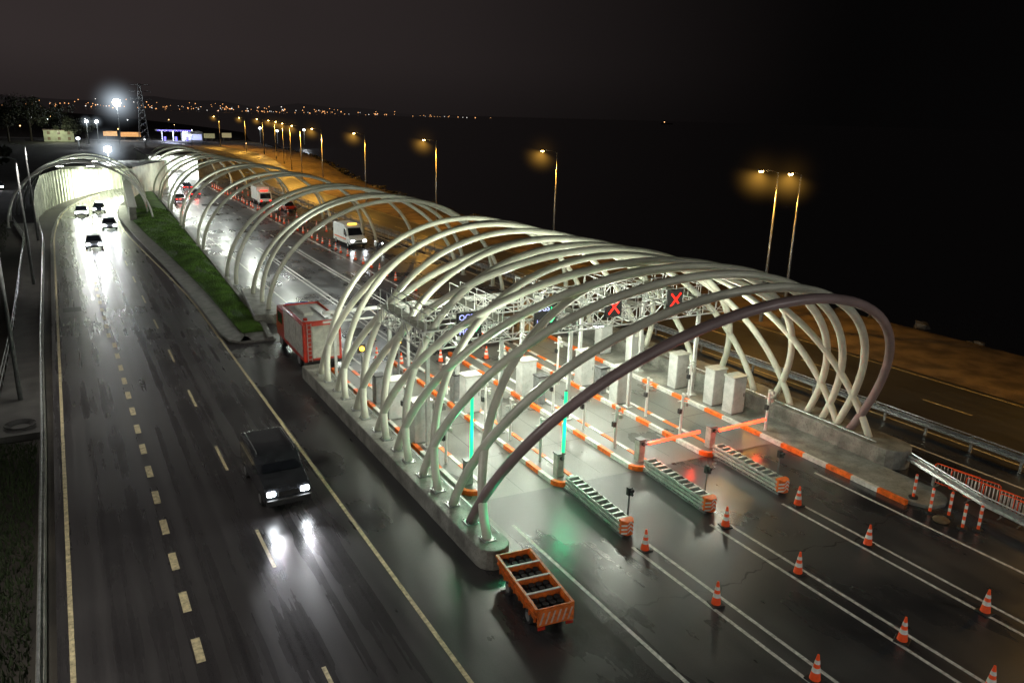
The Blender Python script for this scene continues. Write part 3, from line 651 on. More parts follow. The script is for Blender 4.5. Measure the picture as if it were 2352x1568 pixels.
# ---------------------------------------------------------------- street lamps
def lamps():
    def pole(H,arm):
        m=MB().tube([(0,0,0),(0,0,H*.5),(0,0,H)],[.13,.1,.06],10)
        a=MB().tube([(0,0,H-.05),(-arm*.5,0,H+.12),(-arm,0,H+.15)],.045,8)
        return m,a
    base=None;H=12.3
    for i,y in enumerate((44,75,105.5,134.3,163,191,219,246,272,300,330,360,14)):
        x=ce(y)+1.1
        if base is None:
            base=thing("street_lamp","tall grey street lamp with amber glowing head on verge","street lamp",loc=(x,y,0),group="amber street lamps along coast road")
            m,a=pole(H,1.7);ob("lamp_post",m,M_galv,base,smooth=True);ob("lamp_arm",a,M_galv,base,smooth=True)
            ob("lamp_head",MB().box(-1.95,0,H+.17,.75,.3,.14,top=(.8,.7)),M_grey,base,bevel=.03)
            ob("lamp_lens",MB().ball((-1.95,0,H+.07),.18,10,sz=.6),M_sod,base)
            ob("post_base",MB().tube([(0,0,0),(0,0,.9)],.17,10),M_grey,base)
            painted_halo(base,(-1.95,0,H+.05),3.3,(1,.5,.07),.7)
        else:clone(base,(x,y,0))
        light('SPOT',(x-1.95,y,H-.1),(4000 if y<100 else 7500 if y<160 else 16000),(1,.5,.07),.15,target=(x-3.4,y,0),spot=150,blend=.6)
    clone(base,(ce(42)+1.1,41.8,0),rz=0.3)
    base=None
    for x,y in((-3.3,24),(-3.2,48),(-3.0,80.7),(-2.9,107.5),(-3.3,0),(-3.3,-24)):
        H=11.3
        if base is None:
            base=thing("street_lamp","tall grey street lamp beside footpath","street lamp",loc=(x,y,0),group="street lamps beside carriageway")
            m,a=pole(H,1.);ob("lamp_post",m,M_grey,base,smooth=True);ob("lamp_arm",a,M_grey,base,smooth=True)
            ob("lamp_head",MB().box(-1.2,0,H+.17,.6,.24,.12,top=(.8,.7)),M_grey,base,bevel=.03)
            ob("lamp_lens",MB().box(-1.2,0,H+.09,.4,.16,.03),M_shut,base)
        else:clone(base,(x,y,0))
        light('SPOT',(x+.3,y,H-.05),(2900 if y<60 else 1900),(1,.94,.86),.2,target=(7,y+3,0),spot=140,blend=.7)
    for x,y,r in((9.4,-14,pi),(40.,-6,0),(24,-26,pi)):
        clone(base,(x,y,0),rz=r)
        light('SPOT',(x,y,13),4000 if x>10 else 2200,(1,.98,.94),.25,target=(20,16,0),spot=120,blend=.7)
lamps()
def rails():
    def wbeam(label,pts,hs=.62,step=2.):
        e=thing("guard_rail",label,"guard rail",group="steel guard rails")
        m=MB();P=[Vector((*p,0)) for p in pts]
        prof=[(-.03,-.16),(.04,-.1),(-.03,0),(.04,.1),(-.03,.16)]
        for a,b in zip(P,P[1:]):
            d=(b-a).normalized();n=Vector((-d.y,d.x,0))
            for s in(1,-1):
                v=[q+n*s*(o+.1)+Vector((0,0,hs+z)) for q in(a,b) for o,z in prof]
                m.add(v,[(j,j+1,j+6,j+5) for j in range(4)])
            m.tube([a+Vector((0,0,hs+.28)),b+Vector((0,0,hs+.28))],.04,6)
        ob("rail_beam",m,M_galv,e)
        pm=MB().box(0,0,.45,.1,.12,.9).mesh("rail_post",[M_galv]);c=0
        for a,b in zip(P,P[1:]):
            L=(b-a).length;k=int(L/step)
            for i in range(k):
                if c<95:
                    q=a+(b-a)*(i/k);ob("rail_post",pm,None,e,loc=(q.x,q.y,0));c+=1
    wbeam("long double steel guard rail between plaza and coast road",[(38.9,-20),(39.2,20),(38.9,42),(38,72),(37,102),(36.4,130),(37,160)],step=2.4)
    wbeam("short steel guard rail starting near island nose",[(34.6,21.3),(32.9,15.8),(31.9,8),(31.5,0)],step=2)
    e=thing("mesh_fence","long grey steel mesh fence along coast road","fence")
    m=MB();P=[(37.9,52),(37.4,72),(36.4,102),(35.8,130),(36.4,160),(38,185)]
    for (x0,y0),(x1,y1) in zip(P,P[1:]):
        k=int((y1-y0)/2.4)
        for i in range(k):
            xa,ya=x0+(x1-x0)*i/k,y0+(y1-y0)*i/k;xb,yb=x0+(x1-x0)*(i+1)/k,y0+(y1-y0)*(i+1)/k
            m.tube([(xa,ya,0),(xa,ya,1.6)],.04,5)
            for z in(.3,.9,1.5):m.beam((xa,ya,z),(xb,yb,z),.02,.04)
            for j in range(1,8):
                x=xa+(xb-xa)*j/8;y=ya+(yb-ya)*j/8;m.beam((x,y,.2),(x,y,1.5),.02,.02)
    ob("fence_panels",m,M_grey,e)
    e=thing("parapet_wall","low concrete parapet with steel rail beside carriageway","parapet")
    m=MB();P=[(-2.05,0),(-2.1,42),(-2.3,60),(-2.4,107),(-3.0,124)]
    for a,b in zip(P,P[1:]):m.beam((*a,.25),(*b,.25),.22,.5)
    ob("wall_base",m,M_plat,e)
    m=MB()
    for a,b in zip(P,P[1:]):m.tube([(*a,.85),(*b,.85)],.045,8)
    for y in np.arange(2,120,2.5):
        x=float(np.interp(y,[p[1] for p in P],[p[0] for p in P]));m.tube([(x,y,.45),(x,y,.86)],.03,6)
    ob("hand_rail",m,M_galv,e)
    m=MB();m.sheet([(-4.3,-2.15,42.5,.3),(-4.0,-2.4,62,.3),(-4.3,-2.5,107,.3),(-6,-3.1,124,.3)]);m.add([(-4.3,42.5,-2.0),(-2.15,42.5,-2.0),(-2.15,42.5,.3),(-4.3,42.5,.3)],[(0,1,2,3)])
    ob("footpath",m,M_path,kind="structure")
    e=thing("path_railing","thin steel railing along outer footpath edge","railing")
    m=MB();P=[(-4.25,42.6),(-4.0,62),(-4.25,107),(-5.9,124)]
    for z in(.8,1.25):
        for a,b in zip(P,P[1:]):m.tube([(*a,z),(*b,z)],.03,6)
    for y in np.arange(43,124,2):
        x=float(np.interp(y,[p[1] for p in P],[p[0] for p in P]));m.tube([(x,y,.3),(x,y,1.27)],.025,5)
    ob("rail_tubes",m,M_grey,e)
    m=MB()
    for k in range(5):
        r=.45+.06*k;m.tube([(r*math.cos(a),r*math.sin(a),.05+.03*k) for a in np.linspace(0,2*pi,24)],.025,5)
    ob("cable_coil",m,M_dark,loc=(-3.1,43.6,.3),label="black cable coil lying on concrete footpath",cat="cable coil",smooth=True)
rails()
def barricades():
    e=thing("delineator_post","orange and white striped delineator post on black foot","delineator post",loc=(31.4,18.0,0.16),group="delineator posts")
    m=MB()
    for i in range(6):m.tube([(0,0,.08+i*.17),(0,0,.25+i*.17)],.06,12,i%2)
    ob("post_body",m,[M_coneo,M_refl],e);ob("post_foot",MB().tube([(0,0,0),(0,0,.08)],.2,14),M_dark,e)
    ob("post_cap",MB().ball((0,0,1.1),.065,10),M_coneo,e)
    for p in((31.1,17.0),(31.5,16.4),(31.0,15.5),(31.45,15.1)):clone(e,(*p,0))
    ob("sand_bag",MB().ball((0,0,.08),.35,12,sz=.35),M_sand,loc=(30.8,16.3,.0),label="pale flattened sandbag on asphalt near posts",cat="sandbag",smooth=True)
    base=None
    for i in range(8):
        t=i/7
        loc=(33.9-.8*t+.15*(i%2),17.6-5.5*t,0);rz=-pi/2+.12+random.uniform(-.1,.1)
        if base is None:
            base=thing("crowd_barrier","orange and white crowd barrier with vertical bars","crowd barrier",loc=loc,rz=rz,group="stacked crowd barriers")
            ob("barrier_frame",MB().tube([(-1,0,.2),(-1,0,1.05),(-.92,0,1.12),(.92,0,1.12),(1,0,1.05),(1,0,.2),(-1,0,.2)],.025,6),M_coneo,base)
            m=MB()
            for x in np.linspace(-.9,.9,13):m.tube([(x,0,.2),(x,0,1.12)],.012,5)
            ob("barrier_bars",m,M_refl,base)
            ob("barrier_foot",MB().box(-.8,0,.03,.05,.5,.04).box(-.8,0,.12,.04,.04,.2),M_grey,base);ob("barrier_foot",MB().box(.8,0,.03,.05,.5,.04).box(.8,0,.12,.04,.04,.2),M_grey,base)
        else:clone(base,loc,rz=rz)
barricades()
# ---------------------------------------------------------------- vehicles
def wheel(parent,x,y,r=.35,w=.24):
    e=ob("wheel",MB().tube([(x-w/2,y,r),(x+w/2,y,r)],r,20),M_tyre,parent,bevel=.03)
    s=1 if x>0 else -1
    ob("rim",MB().tube([(x+s*(w/2-.01),y,r),(x+s*(w/2+.015),y,r)],r*.6,14),M_galv,e)
def fire_truck():
    e=thing("fire_truck","red fire truck with grey roller shutters and rear ladder","fire truck",loc=(13.4,46.9,0),rz=-.015)
    W=2.45
    ob("chassis",MB().box(0,3.6,.62,W-.3,7.2,.3).box(0,.1,.55,W,.2,.25),M_dark,e)
    ob("body",MB().box(0,2.6,1.9,W,5.2,2.5),M_red,e,bevel=.05)
    for s in(-1,1):
        for y0 in(.2,1.87,3.54):
            m=MB().box(s*(W/2+.012),y0+.77,1.98,.03,1.58,2.05)
            for k in range(16):m.box(s*(W/2+.03),y0+.77,1.03+k*.127,.02,1.54,.06)
            ob("roller_shutter",m,M_shut,e)
    m=MB().box(.2,-.012,1.92,1.72,.03,2.1)
    for k in range(16):m.box(.2,-.03,.97+k*.127,1.68,.02,.06)
    ob("rear_shutter",m,M_shut,e)
    m=MB();m.tube([(-.98,-.1,.7),(-.98,-.1,3.2)],.025,6);m.tube([(-.72,-.1,.7),(-.72,-.1,3.2)],.025,6)
    for k in range(9):m.tube([(-.98,-.1,.85+k*.28),(-.72,-.1,.85+k*.28)],.02,6)
    ob("ladder",m,M_galv,e)
    ob("roof_deck",MB().box(0,2.7,3.17,W-.3,4.9,.05),M_cab,e)
    ob("roof_box",MB().box(-.3,3.2,3.27,.6,2.4,.16),M_shut,e,bevel=.02);ob("roof_box",MB().box(.5,2.4,3.24,.25,3.4,.1),M_galv,e,bevel=.02)
    m=MB()
    for s in(-1,1):m.box(s*(W/2-.05),2.6,3.22,.07,5.2,.16)
    m.box(0,.05,3.22,W-.2,.08,.16);m.box(0,5.14,3.22,W-.2,.08,.16);ob("roof_rail",m,M_red,e,bevel=.02)
    ob("cab",MB().profx([(5.3,.7),(7.4,.7),(7.5,1.6),(7.15,2.75),(6.9,2.9),(5.3,2.9)],-W/2,W/2),M_red,e,bevel=.05)
    ob("windscreen",MB().add([(-1.05,7.52,1.68),(1.05,7.52,1.68),(1.0,7.2,2.65),(-1.0,7.2,2.65)],[(0,1,2,3)]),M_glass,e)
    for s in(-1,1):ob("side_window",MB().box(s*(W/2+.01),6.3,2.15,.02,1.3,.75),M_glass,e)
    ob("beacon_bar",MB().box(0,6.3,3.0,1.6,.3,.16),mat("blue_lens",(.03,.06,.4),.2),e,bevel=.03)
    M_tu=mat("tail_lamp_unlit",(.35,.02,.01),.25)
    for s in(-1,1):
        ob("beacon",MB().box(s*.95,.35,3.38,.22,.22,.16),M_tu,e,bevel=.02)
        ob("tail_lamp",MB().box(s*1.08,-.03,.72,.2,.05,.12),M_tu,e)
        for y in(1.4,6.2):wheel(e,s*1.05,y,.5,.32)
fire_truck()
def van(name,label,loc,rz,body,L=5.9,W=2.0,H=2.55,stripe=True,head=True,dark=False):
    e=thing(name,label,"van",loc=loc,rz=rz)
    prof=[(.1,.4),(-.02,.55),(-.04,.85),(.1,1.1),(.5,1.24),(.95,1.36),(1.55,H-.34),(1.85,H-.12),(2.4,H-.02),(L*.6,H),(L-.3,H-.04),(L-.06,H-.3),(L,1.2),(L,.5),(L-.1,.4)]
    ob("body",MB().profx(prof,-W/2,W/2),body,e,bevel=.09)
    ob("windscreen",MB().add([(-W/2+.14,.96,1.42),(W/2-.14,.96,1.42),(W/2-.24,1.53,H-.38),(-W/2+.24,1.53,H-.38)],[(0,1,2,3)]),M_glass,e).location=(0,-.02,.02)
    for s in(-1,1):
        m=MB();x=s*(W/2+.008);o=(0,1,2,3) if s>0 else (3,2,1,0)
        m.add([(x,1.15,1.4),(x,2.2,1.4),(x,2.2,H-.45),(x,1.65,H-.45)],[o])
        ob("side_window",m,M_glass,e)
        if dark:
            for a,b in((2.32,3.5),(3.6,L-.35)):ob("side_window",MB().add([(x,a,1.4),(x,b,1.4),(x,b-.05,H-.42),(x,a,H-.42)],[o]),M_glass,e)
        ob("door_seam",MB().box(s*(W/2+.004),2.26,1.25,.008,.02,1.5),M_dark,e)
        if stripe:ob("side_stripe",MB().box(s*(W/2+.01),L/2+.5,.95,.015,L-2.,.14),M_orange,e)
        if dark:ob("roof_rail",MB().tube([(s*(W/2-.16),1.9,H-.03),(s*(W/2-.16),2.1,H+.05),(s*(W/2-.16),L-.6,H+.05),(s*(W/2-.16),L-.4,H-.03)],.02,6),M_galv,e)
    if stripe:ob("roof_beacon",MB().box(0,2.1,H+.06,1.1,.25,.12),M_amber,e,bevel=.02)
    ob("front_bumper",MB().box(0,-.03,.5,W-.06,.16,.28),M_dark,e,bevel=.05);ob("rear_bumper",MB().box(0,L+.02,.5,W-.06,.12,.22),M_dark,e,bevel=.03)
    ob("grille",MB().box(0,-.05,.84,W*.45,.05,.18),M_dark,e)
    for s in(-1,1):
        ob("headlight",MB().box(s*(W/2-.26),.0,.88,.34,.14,.2),M_head if head else M_white,e,bevel=.05)
        ob("tail_lamp",MB().box(s*(W/2-.1),L+.0,1.1,.12,.05,.4),M_tail,e)
        ob("wing_mirror",MB().box(s*(W/2+.12),1.2,1.45,.16,.1,.22),M_dark,e,bevel=.03)
        for y in(.95,L-1.0):wheel(e,s*(W/2-.1),y,.34,.22)
    return e
van("white_van","white panel van with orange stripe parked beside cones",(30.9,90.8,0),.03,M_white,L=6.2,W=2.1,H=2.65)
M_silver=mat("silver_paint",(.26,.27,.29),.28,.4,coat=.6)
M_sdark=mat("dark_silver_paint",(.07,.075,.085),.25,.6,coat=.6)
M_blk=mat("dark_blue_paint",(.03,.035,.055),.25,.3,coat=.6)
van("passenger_van","dark passenger van driving with bright headlights on wet road",(6.75,29.6,0),0,M_sdark,L=4.9,W=1.9,H=1.95,stripe=False,dark=True)
def car(label,loc,rz,body,group="cars leaving the tunnel",head=True):
    e=thing("passenger_car",label,"car",loc=loc,rz=rz,group=group)
    W=1.76
    ob("body",MB().profx([(0,.3),(-.02,.55),(.15,.75),(1.1,.9),(3.9,.95),(4.25,.85),(4.3,.3)],-W/2,W/2),body,e,bevel=.06)
    ob("cabin",MB().add([(-.82,1.0,.88),(.82,1.0,.88),(.82,3.9,.9),(-.82,3.9,.9),(-.62,1.7,1.42),(.62,1.7,1.42),(.62,3.2,1.44),(-.62,3.2,1.44)],[(3,2,1,0),(4,5,6,7),(0,1,5,4),(1,2,6,5),(2,3,7,6),(3,0,4,7)]),M_glass,e,bevel=.04)
    ob("roof",MB().box(0,2.45,1.45,1.2,1.5,.05),body,e,bevel=.02)
    ob("bumper",MB().box(0,-.02,.42,W-.1,.12,.2),M_dark,e,bevel=.02)
    for s in(-1,1):
        ob("headlight",MB().box(s*.62,-.01,.66,.36,.12,.22),M_head if head else M_glass,e,bevel=.02)
        ob("tail_lamp",MB().box(s*.66,4.3,.72,.3,.04,.14),M_tail,e)
        for y in(.8,3.5):wheel(e,s*.8,y,.31,.2)
    return e
def beam(x,y,z,p=500,far=16):
    for s in(-.65,.65):light('SPOT',(x+s,y-.15,z),p,(.95,.95,1),.06,target=(x+s,y-far,0),spot=48,blend=.9)
for x,y,c,l,p in [(2.7,100,M_silver,"silver car driving with headlights on",1500),(5.2,115.5,M_silver,"silver car driving with headlights on",1300),(2.4,131,M_silver,"silver car driving with headlights on",900),(4.9,135,M_blk,"dark blue car leaving the tunnel mouth",800)]:
    car(l,(x,y,0),-.03,c);beam(x,y,.64,p,24)
beam(6.75,29.6,.9,1000,9)
for x,y in((18,150),(21.6,158),(22.2,172)):
    car("dark car driving away beneath canopy arches",(x,y,0),pi,M_blk,"cars beneath the canopy",head=False)
    light('POINT',(x,y-5,.8),60,(1,.06,.03),.1)
for i in range(9):
    car("parked car standing beside roadside buildings",(-10-3.1*i,176+2*(i%3),0),.1*i,(M_silver,M_blk,M_white)[i%3],"cars parked near the tunnel",head=(i%3==0))
light('POINT',(-20,176,6),1800,(.9,.93,1),.4)
def skip_trailer():
    e=thing("impact_trailer","orange steel impact trailer with four open compartments","trailer",loc=(12.2,17.7,0),rz=-.12)
    W,L,z0,z1=1.28,3.45,.38,.98
    m=MB()
    for s in(-1,1):
        m.add([(s*W/2*.86,.25,z0),(s*W/2*.86,L-.1,z0),(s*W/2,L,z1),(s*W/2,0,z1),(s*(W/2*.86-.05),.25,z0),(s*(W/2*.86-.05),L-.1,z0),(s*(W/2-.06),L,z1),(s*(W/2-.06),0,z1)],[(0,1,2,3),(4,7,6,5),(3,2,6,7)])
        m.box(s*(W/2),L/2,z1+.02,.1,L,.08);m.box(s*(W/2-.03),L/2,.72,.08,L-.1,.05)
        for k in range(8):m.box(s*(W/2-.04),.25+k*.42,.7,.06,.05,.6)
    for y in(0.02,.88,1.73,2.58,L-.02):m.box(0,y,.8,W-.08,.06,.45)
    m.box(0,L/2,z0,W*.84,L-.3,.05)
    ob("trailer_box",m,M_orangeD,e,bevel=.008)
    ob("rear_board",MB().box(0,-.05,.72,W,.06,.55),M_orangeD,e)
    m=MB()
    for k in range(6):
        x=-.6+k*.2;m.add([(x,-.085,.5),(x+.07,-.085,.5),(x+.2,-.085,.93),(x+.13,-.085,.93)],[(0,1,2,3)])
    ob("stripe_marking",m,mat("faded_stripe_white",(.5,.36,.3),.5,dirt=.5),e)
    for y in(.45,1.3,2.15,3.0):
        m=MB().box(0,y,.62,W*.8,.8,.04)
        for i in range(4):
            for j in range(3):m.tube([(-.4+i*.27,y-.26+j*.26,.45),(-.4+i*.27,y-.26+j*.26,.86)],.11,10)
        ob("absorber_cells",m,M_tyre,e)
    for y in(.88,1.73,2.58):ob("cross_bar",MB().box(0,y,1.03,W,.08,.03),M_cab,e)
    for s in(-1,1):
        for y in(.8,2.5):wheel(e,s*.5,y,.25,.18)
        ob("tail_lamp",MB().box(s*.5,-.06,.36,.25,.05,.1),M_red,e)
    ob("tow_bar",MB().box(0,L+.3,.45,.1,.6,.1),M_orangeD,e)
skip_trailer()
def misc_vehicles():
    e=thing("works_truck","white works truck with red lights standing in closed lane","truck",loc=(30.6,138,0),rz=0)
    ob("cab",MB().profx([(0,.5),(0,1.2),(.25,2.2),(.6,2.35),(1.7,2.35),(1.7,.5)],-1.05,1.05),M_white,e,bevel=.05)
    ob("windscreen",MB().add([(-.9,-.03,1.25),(.9,-.03,1.25),(.85,.2,2.1),(-.85,.2,2.1)],[(0,1,2,3)]),M_glass,e)
    ob("cargo_box",MB().box(0,4.0,1.9,2.2,4.4,2.2),M_white,e,bevel=.04);ob("chassis",MB().box(0,3,.62,1.9,6,.25),M_dark,e)
    ob("roof_beacon",MB().box(0,1.1,2.45,1.3,.25,.15),M_tail,e)
    for s in(-1,1):
        ob("headlight",MB().box(s*.75,-.03,.85,.3,.06,.2),M_tail,e)
        for y in(.9,4.8):wheel(e,s*.9,y,.42,.26)
    car("red works car parked behind white truck",(32.4,128,0),0.0,M_red,"works vehicles",head=False)
    e=thing("motorcycle","dark motorcycle with luggage boxes standing beside white van","motorcycle",loc=(32.7,88.4,0),rz=.1)
    for y in(-.7,.7):ob("wheel",MB().tube([(-.06,y,.32),(.06,y,.32)],.32,18),M_tyre,e,bevel=.02)
    m=MB().box(0,0,.6,.3,.9,.35);m.box(0,-.3,.85,.32,.4,.22);m.box(0,.35,.85,.3,.7,.1);m.box(0,-.6,.95,.4,.15,.4);m.tube([(-.38,-.45,1.08),(.38,-.45,1.08)],.02,6)
    ob("body",m,M_blk,e,bevel=.04)
    for x,y,z in((0,.85,.95),(-.28,.6,.65),(.28,.6,.65)):ob("luggage_box",MB().box(x,y,z,.2 if x else .35,.45,.32),M_white,e,bevel=.03)
    ob("fork",MB().tube([(0,-.7,.32),(0,-.45,1.0)],.04,6),M_galv,e)
    ob("headlight",MB().ball((0,-.72,.95),.08,8),M_lampW,e)
misc_vehicles()
# ---------------------------------------------------------------- background
def background():
    def tree(loc,h,r):
        e=thing("dark_tree","dark leafy tree silhouette beside roadside buildings","tree",loc=loc,group="trees near the road bend")
        m=MB();m.tube([(0,0,0),(.1,0,h*.3),(0,.1,h*.55)],[.5,.38,.2],8)
        for k in range(7):
            a=k*.9;m.tube([(0,0,h*(.3+.04*k)),(r*.5*math.cos(a),r*.5*math.sin(a),h*(.55+.04*k)),(r*.8*math.cos(a),r*.8*math.sin(a),h*(.7+.04*k))],[.2,.1,.04],5)
        ob("trunk",m,mat("bark",(.05,.04,.03),.9),e)
        v=[];f=[]
        cl=[(rng.normal(0,r*.5),rng.normal(0,r*.5),h*(.45+.5*rng.random()),r*rng.uniform(.2,.42)) for _ in range(26)]
        for i in range(2600):
            c=cl[i%26];d=rng.normal(size=3);d/=np.linalg.norm(d);p=np.array(c[:3])+d*c[3]*rng.random()**.4
            a=rng.normal(size=3)*.28;b=rng.normal(size=3)*.28;k=len(v);v+=[tuple(p+a),tuple(p+b),tuple(p-a*.5-b*.5)];f.append((k,k+1,k+2))
        ob("crown",MB().add(v,f),mat("dark_foliage",(.03,.035,.02),.8,nscale=.4,namt=.6),e)
    for p,h,r in(((-16,395,0),17,7),((-8,405,0),19,8),((0,415,0),15,7),((8,400,0),10,5),((-26,380,0),12,6),((14,440,0),9,5),((-12,220,0),6,3),((-16,190,0),5,3)):tree(p,h,r)
    M_wall=mat("pale_plaster",(.4,.42,.3),.8,nscale=.5);M_roof=mat("tile_roof",(.1,.06,.05),.8);M_win=mat("dim_window",(.03,.03,.03),.2,emit=(1,.75,.4),es=.15)
    def house(x,y,w,d,h,wall,lab,roof=True,floors=2):
        e=thing("roadside_house",lab,"house",loc=(x,y,0))
        ob("wall",MB().box(0,0,h/2,w,d,h),wall,e)
        ob("roof",MB().profx([(-d/2-.4,h),(d/2+.4,h),(0,h+d*.18)],-w/2-.4,w/2+.4) if roof else MB().box(0,0,h+.15,w+.4,d+.4,.3),M_roof,e)
        n=max(2,int(w/3))
        for fl in range(floors):
            for i in range(n):ob("window",MB().box(-w/2+(i+.5)*w/n,-d/2-.02,h*(fl+.55)/floors,1.1,.06,1.3),M_win,e)
    house(2.5,404,11.5,9,4.8,M_wall,"pale yellow two storey building lit from outside",roof=False)
    light('POINT',(2,392,5),2600,(.95,1,.7),.5)
    for i in range(16):
        house(-20-rng.random()*220,180+rng.random()*420,rng.uniform(8,18),rng.uniform(8,12),rng.uniform(4,9),mat("grey_plaster",(.1,.1,.1),.8),"dark low building among roadside lights")
    e=thing("fuel_station","blue and white lit fuel station with flat canopy","fuel station",loc=(53,420,0))
    M_blue=mat("blue_fascia_glow",(.1,.1,.9),.4,emit=(.2,.15,1),es=1.6)
    ob("canopy_roof",MB().box(-2,0,4.9,15,10,.5),M_white,e);ob("canopy_fascia",MB().box(-2,-5.05,4.9,15,.1,.55),M_blue,e)
    ob("shop_building",MB().box(7,4,2.2,9,8,4.4),M_white,e);ob("shop_window",MB().box(7,-.05,1.8,8,.1,2.6),mat("shop_window_glow",(.7,.8,1),.4,emit=(.5,.55,1),es=1.),e)
    for x in(-7,-2,3):
        ob("column",MB().box(x,0,2.4,.4,.4,4.8),M_white,e);ob("fuel_pump",MB().box(x+1.2,0,.9,.8,.5,1.7).box(x+1.2,0,1.8,.9,.6,.15),M_blue,e)
    for y in(0,-3):ob("canopy_lamp",MB().box(-2,y,4.6,13,.5,.06),M_lampW,e)
    light('AREA',(51,418,4.4),4000,(.6,.65,1),8,target=(51,418,0))
    for x,y,w,h,c in((66,410,5,4,(.8,.75,.4)),(75,415,4.5,4.2,(1,.85,.45)),(33,430,9,3.6,(1,.45,.15)),(24,426,6,4,(1,.5,.2))):
        ee=thing("billboard","lit roadside billboard on two posts","billboard",loc=(x,y,0),group="roadside billboards")
        ob("board",MB().box(0,0,h-1.2,w,.2,2.2),mat("billboard_face_%d"%x,c,.6,emit=c,es=.25),ee)
        for s in(-.3,.3):ob("post",MB().box(w*s,.2,h/2-1,.2,.2,h-1),M_grey,ee)
    e=thing("lattice_pylon","tall steel lattice power pylon against night sky","pylon",loc=(38.5,425,0))
    m=MB();H=26
    for sx,sy in((-1,-1),(1,-1),(1,1),(-1,1)):m.tube([(sx*2.2,sy*2.2,0),(sx*.5,sy*.5,H)],.12,5)
    for k in range(9):
        z=k*2.9;w=2.2-1.7*z/H;z2=z+2.9;w2=2.2-1.7*z2/H
        for s in(-1,1):m.tube([(-w,s*w,z),(w2,s*w2,z2)],.07,4);m.tube([(w,s*w,z),(-w2,s*w2,z2)],.07,4)
    for z in(19,22.5,25.5):m.tube([(-5,0,z),(5,0,z)],.12,5)
    ob("lattice_frame",m,mat("dark_grey_metal",(.03,.03,.03),.6),e)
    M_mg=mat("mast_glow",(1,1,1),.3,emit=(.88,.95,1),es=150)
    def mast(x,y,z,p,r,lab="tall mast with very bright white floodlight",hz=None):
        e=thing("floodlight_mast",lab,"floodlight mast",loc=(x,y,0),group="floodlight masts")
        ob("mast",MB().tube([(0,0,0),(0,0,z)],[.25,.12],8),M_grey,e);ob("lamp_head",MB().box(0,.25,z,1.4,.3,.8),M_grey,e)
        ob("lamp_lens",MB().ball((0,-.1,z),r,12),M_mg,e)
        if p:light('POINT',(x,y-1.8,z-.2),p,(.88,.95,1),.4)
        if hz:painted_halo(e,(0,-.1,z),hz[0],(.75,.88,1),hz[1],cone=False)
    mast(27.8,420,17,7000,1.7,hz=(16,.16));mast(9.1,175,7.6,1200,.62,"short mast with bright white lamp above tunnel mouth",hz=(6,.45))
    mast(13,380,9,900,.5,hz=(4,.3));mast(17,385,9,900,.5,hz=(4,.3));mast(8,330,4,500,.35)
    for x,y,z in((95,395,6),(104,380,7),(88,400,7)):mast(x,y,z,400,.3)
    for i in range(26):
        x=-rng.random()*170-4 if i%2 else rng.uniform(-10,70);y=rng.uniform(300,700);z=rng.uniform(3,9)
        c=(1,.55,.2) if rng.random()<.6 else (.9,.95,1)
        e=thing("distant_street_lamp","distant street lamp glowing in dark town","street lamp",loc=(x,y,0),group="distant town street lamps")
        ob("lamp_post",MB().tube([(0,0,0),(0,0,z)],.08,5),M_grey,e);ob("lamp_lens",MB().ball((0,0,z),rng.uniform(.14,.28),8),mat("town_glow_%d"%(c[2]>.5),c,.4,emit=c,es=8),e)
    v=[];f=[];n=48
    for i in range(n):
        x=-2500+i*95;k=max(0,min(1,(2050-x)/900));h=(26+34*abs(math.sin(i*.35))*math.exp(-((i-24)/22)**2)+8*math.sin(i*1.7))*k
        v+=[(x,4200-.15*x,-5),(x,4300-.15*x,max(-4,h))]
        if i:f.append((2*i-2,2*i,2*i+1,2*i-1))
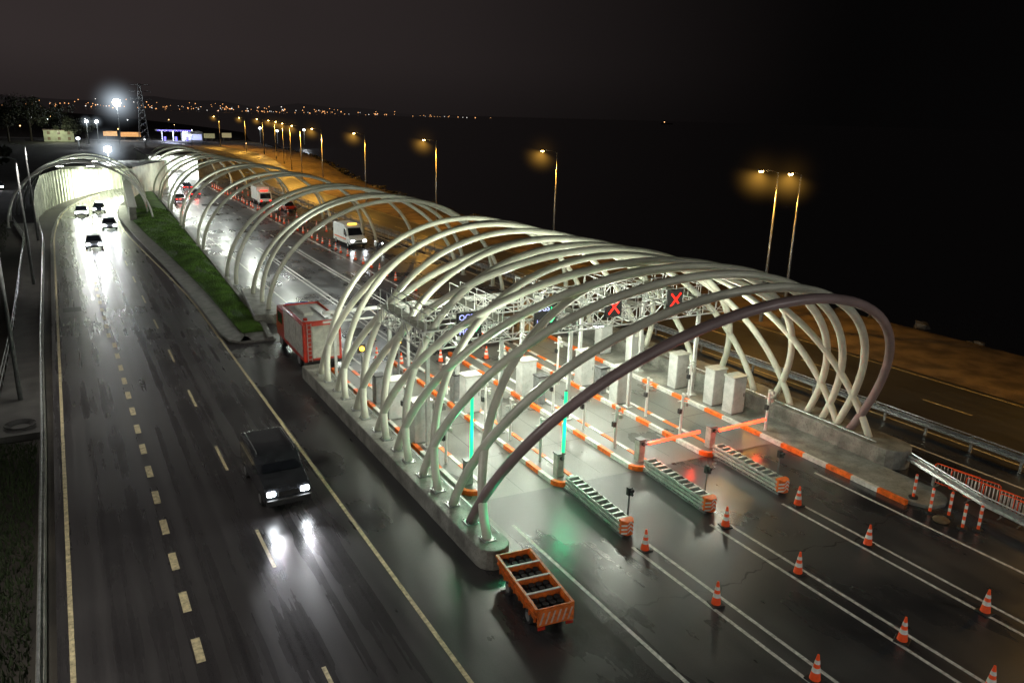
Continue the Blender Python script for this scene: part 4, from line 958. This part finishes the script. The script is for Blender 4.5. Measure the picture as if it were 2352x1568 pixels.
    ob("hill",MB().add(v,f),mat("far_hill",(.01,.008,.008),1.,emit=(.013,.0105,.0105),es=.8),kind="structure")  # faint glow painted into the hill so it blends with the sky
    m=MB()
    for i in range(260):
        x=rng.uniform(-1500,1950) if rng.random()<.5 else rng.normal(600,450)
        if x>2000:continue
        d=3900-.15*x;z=2+abs(rng.normal(0,15))*max(.12,min(1,(2000-x)/1200));s=rng.uniform(.9,2.2)*(1.3 if rng.random()<.1 else 1);c=0 if rng.random()<.75 else 1
        m.ball((x,d,z),s,6,c)
    ob("city_lights",m,[mat("city_glow_amber",(1,.5,.2),.5,emit=(1,.45,.16),es=2.2),mat("city_glow_white",(1,1,1),.5,emit=(.9,.85,.8),es=1.8)],kind="stuff")
    e=thing("anchored_ship","distant anchored ship with single amber light","ship",loc=(2400,2790,-1.3))
    ob("hull",MB().prism([(-30,-5),(28,-5),(36,0),(28,5),(-30,5)],0,4),M_dark,e);ob("bridge",MB().box(-20,0,6,10,8,5),M_dark,e);ob("mast_lamp",MB().ball((-18,-3,9),1.8,8),mat("ship_lamp",(1,.5,.2),.5,emit=(1,.5,.2),es=5),e)
    m=MB()
    for i in range(420):
        y=rng.uniform(0,400);x=shore(y)+rng.uniform(-1.5,2.);r=rng.uniform(.3,.8)
        m.ball((x,y,-.35+rng.uniform(-.3,.2)),r,6,0,sz=.7)
    m.v=[(a+rng.normal(0,.1),b+rng.normal(0,.1),c+rng.normal(0,.08)) for a,b,c in m.v]
    ob("shore_rocks",m,mat("rock",(.12,.11,.1),.9,nscale=2),kind="stuff")
    v=[];f=[]
    for i in range(14000):
        y=rng.uniform(14,42) if i%3 else rng.uniform(60,130);x=rng.uniform(-6,-2.4) if i%3 else rng.uniform(-12,-6.2);h=rng.uniform(.1,.35);k=len(v);a=rng.random()*pi
        v+=[(x-.03*math.cos(a),y-.03*math.sin(a),-.05),(x+.03*math.cos(a),y+.03*math.sin(a),-.05),(x+rng.normal(0,.1),y+rng.normal(0,.1),h)];f.append((k,k+1,k+2))
    ob("grass",MB().add(v,f),mat("dark_grass_blade",(.03,.05,.015),.8),kind="stuff")
background()
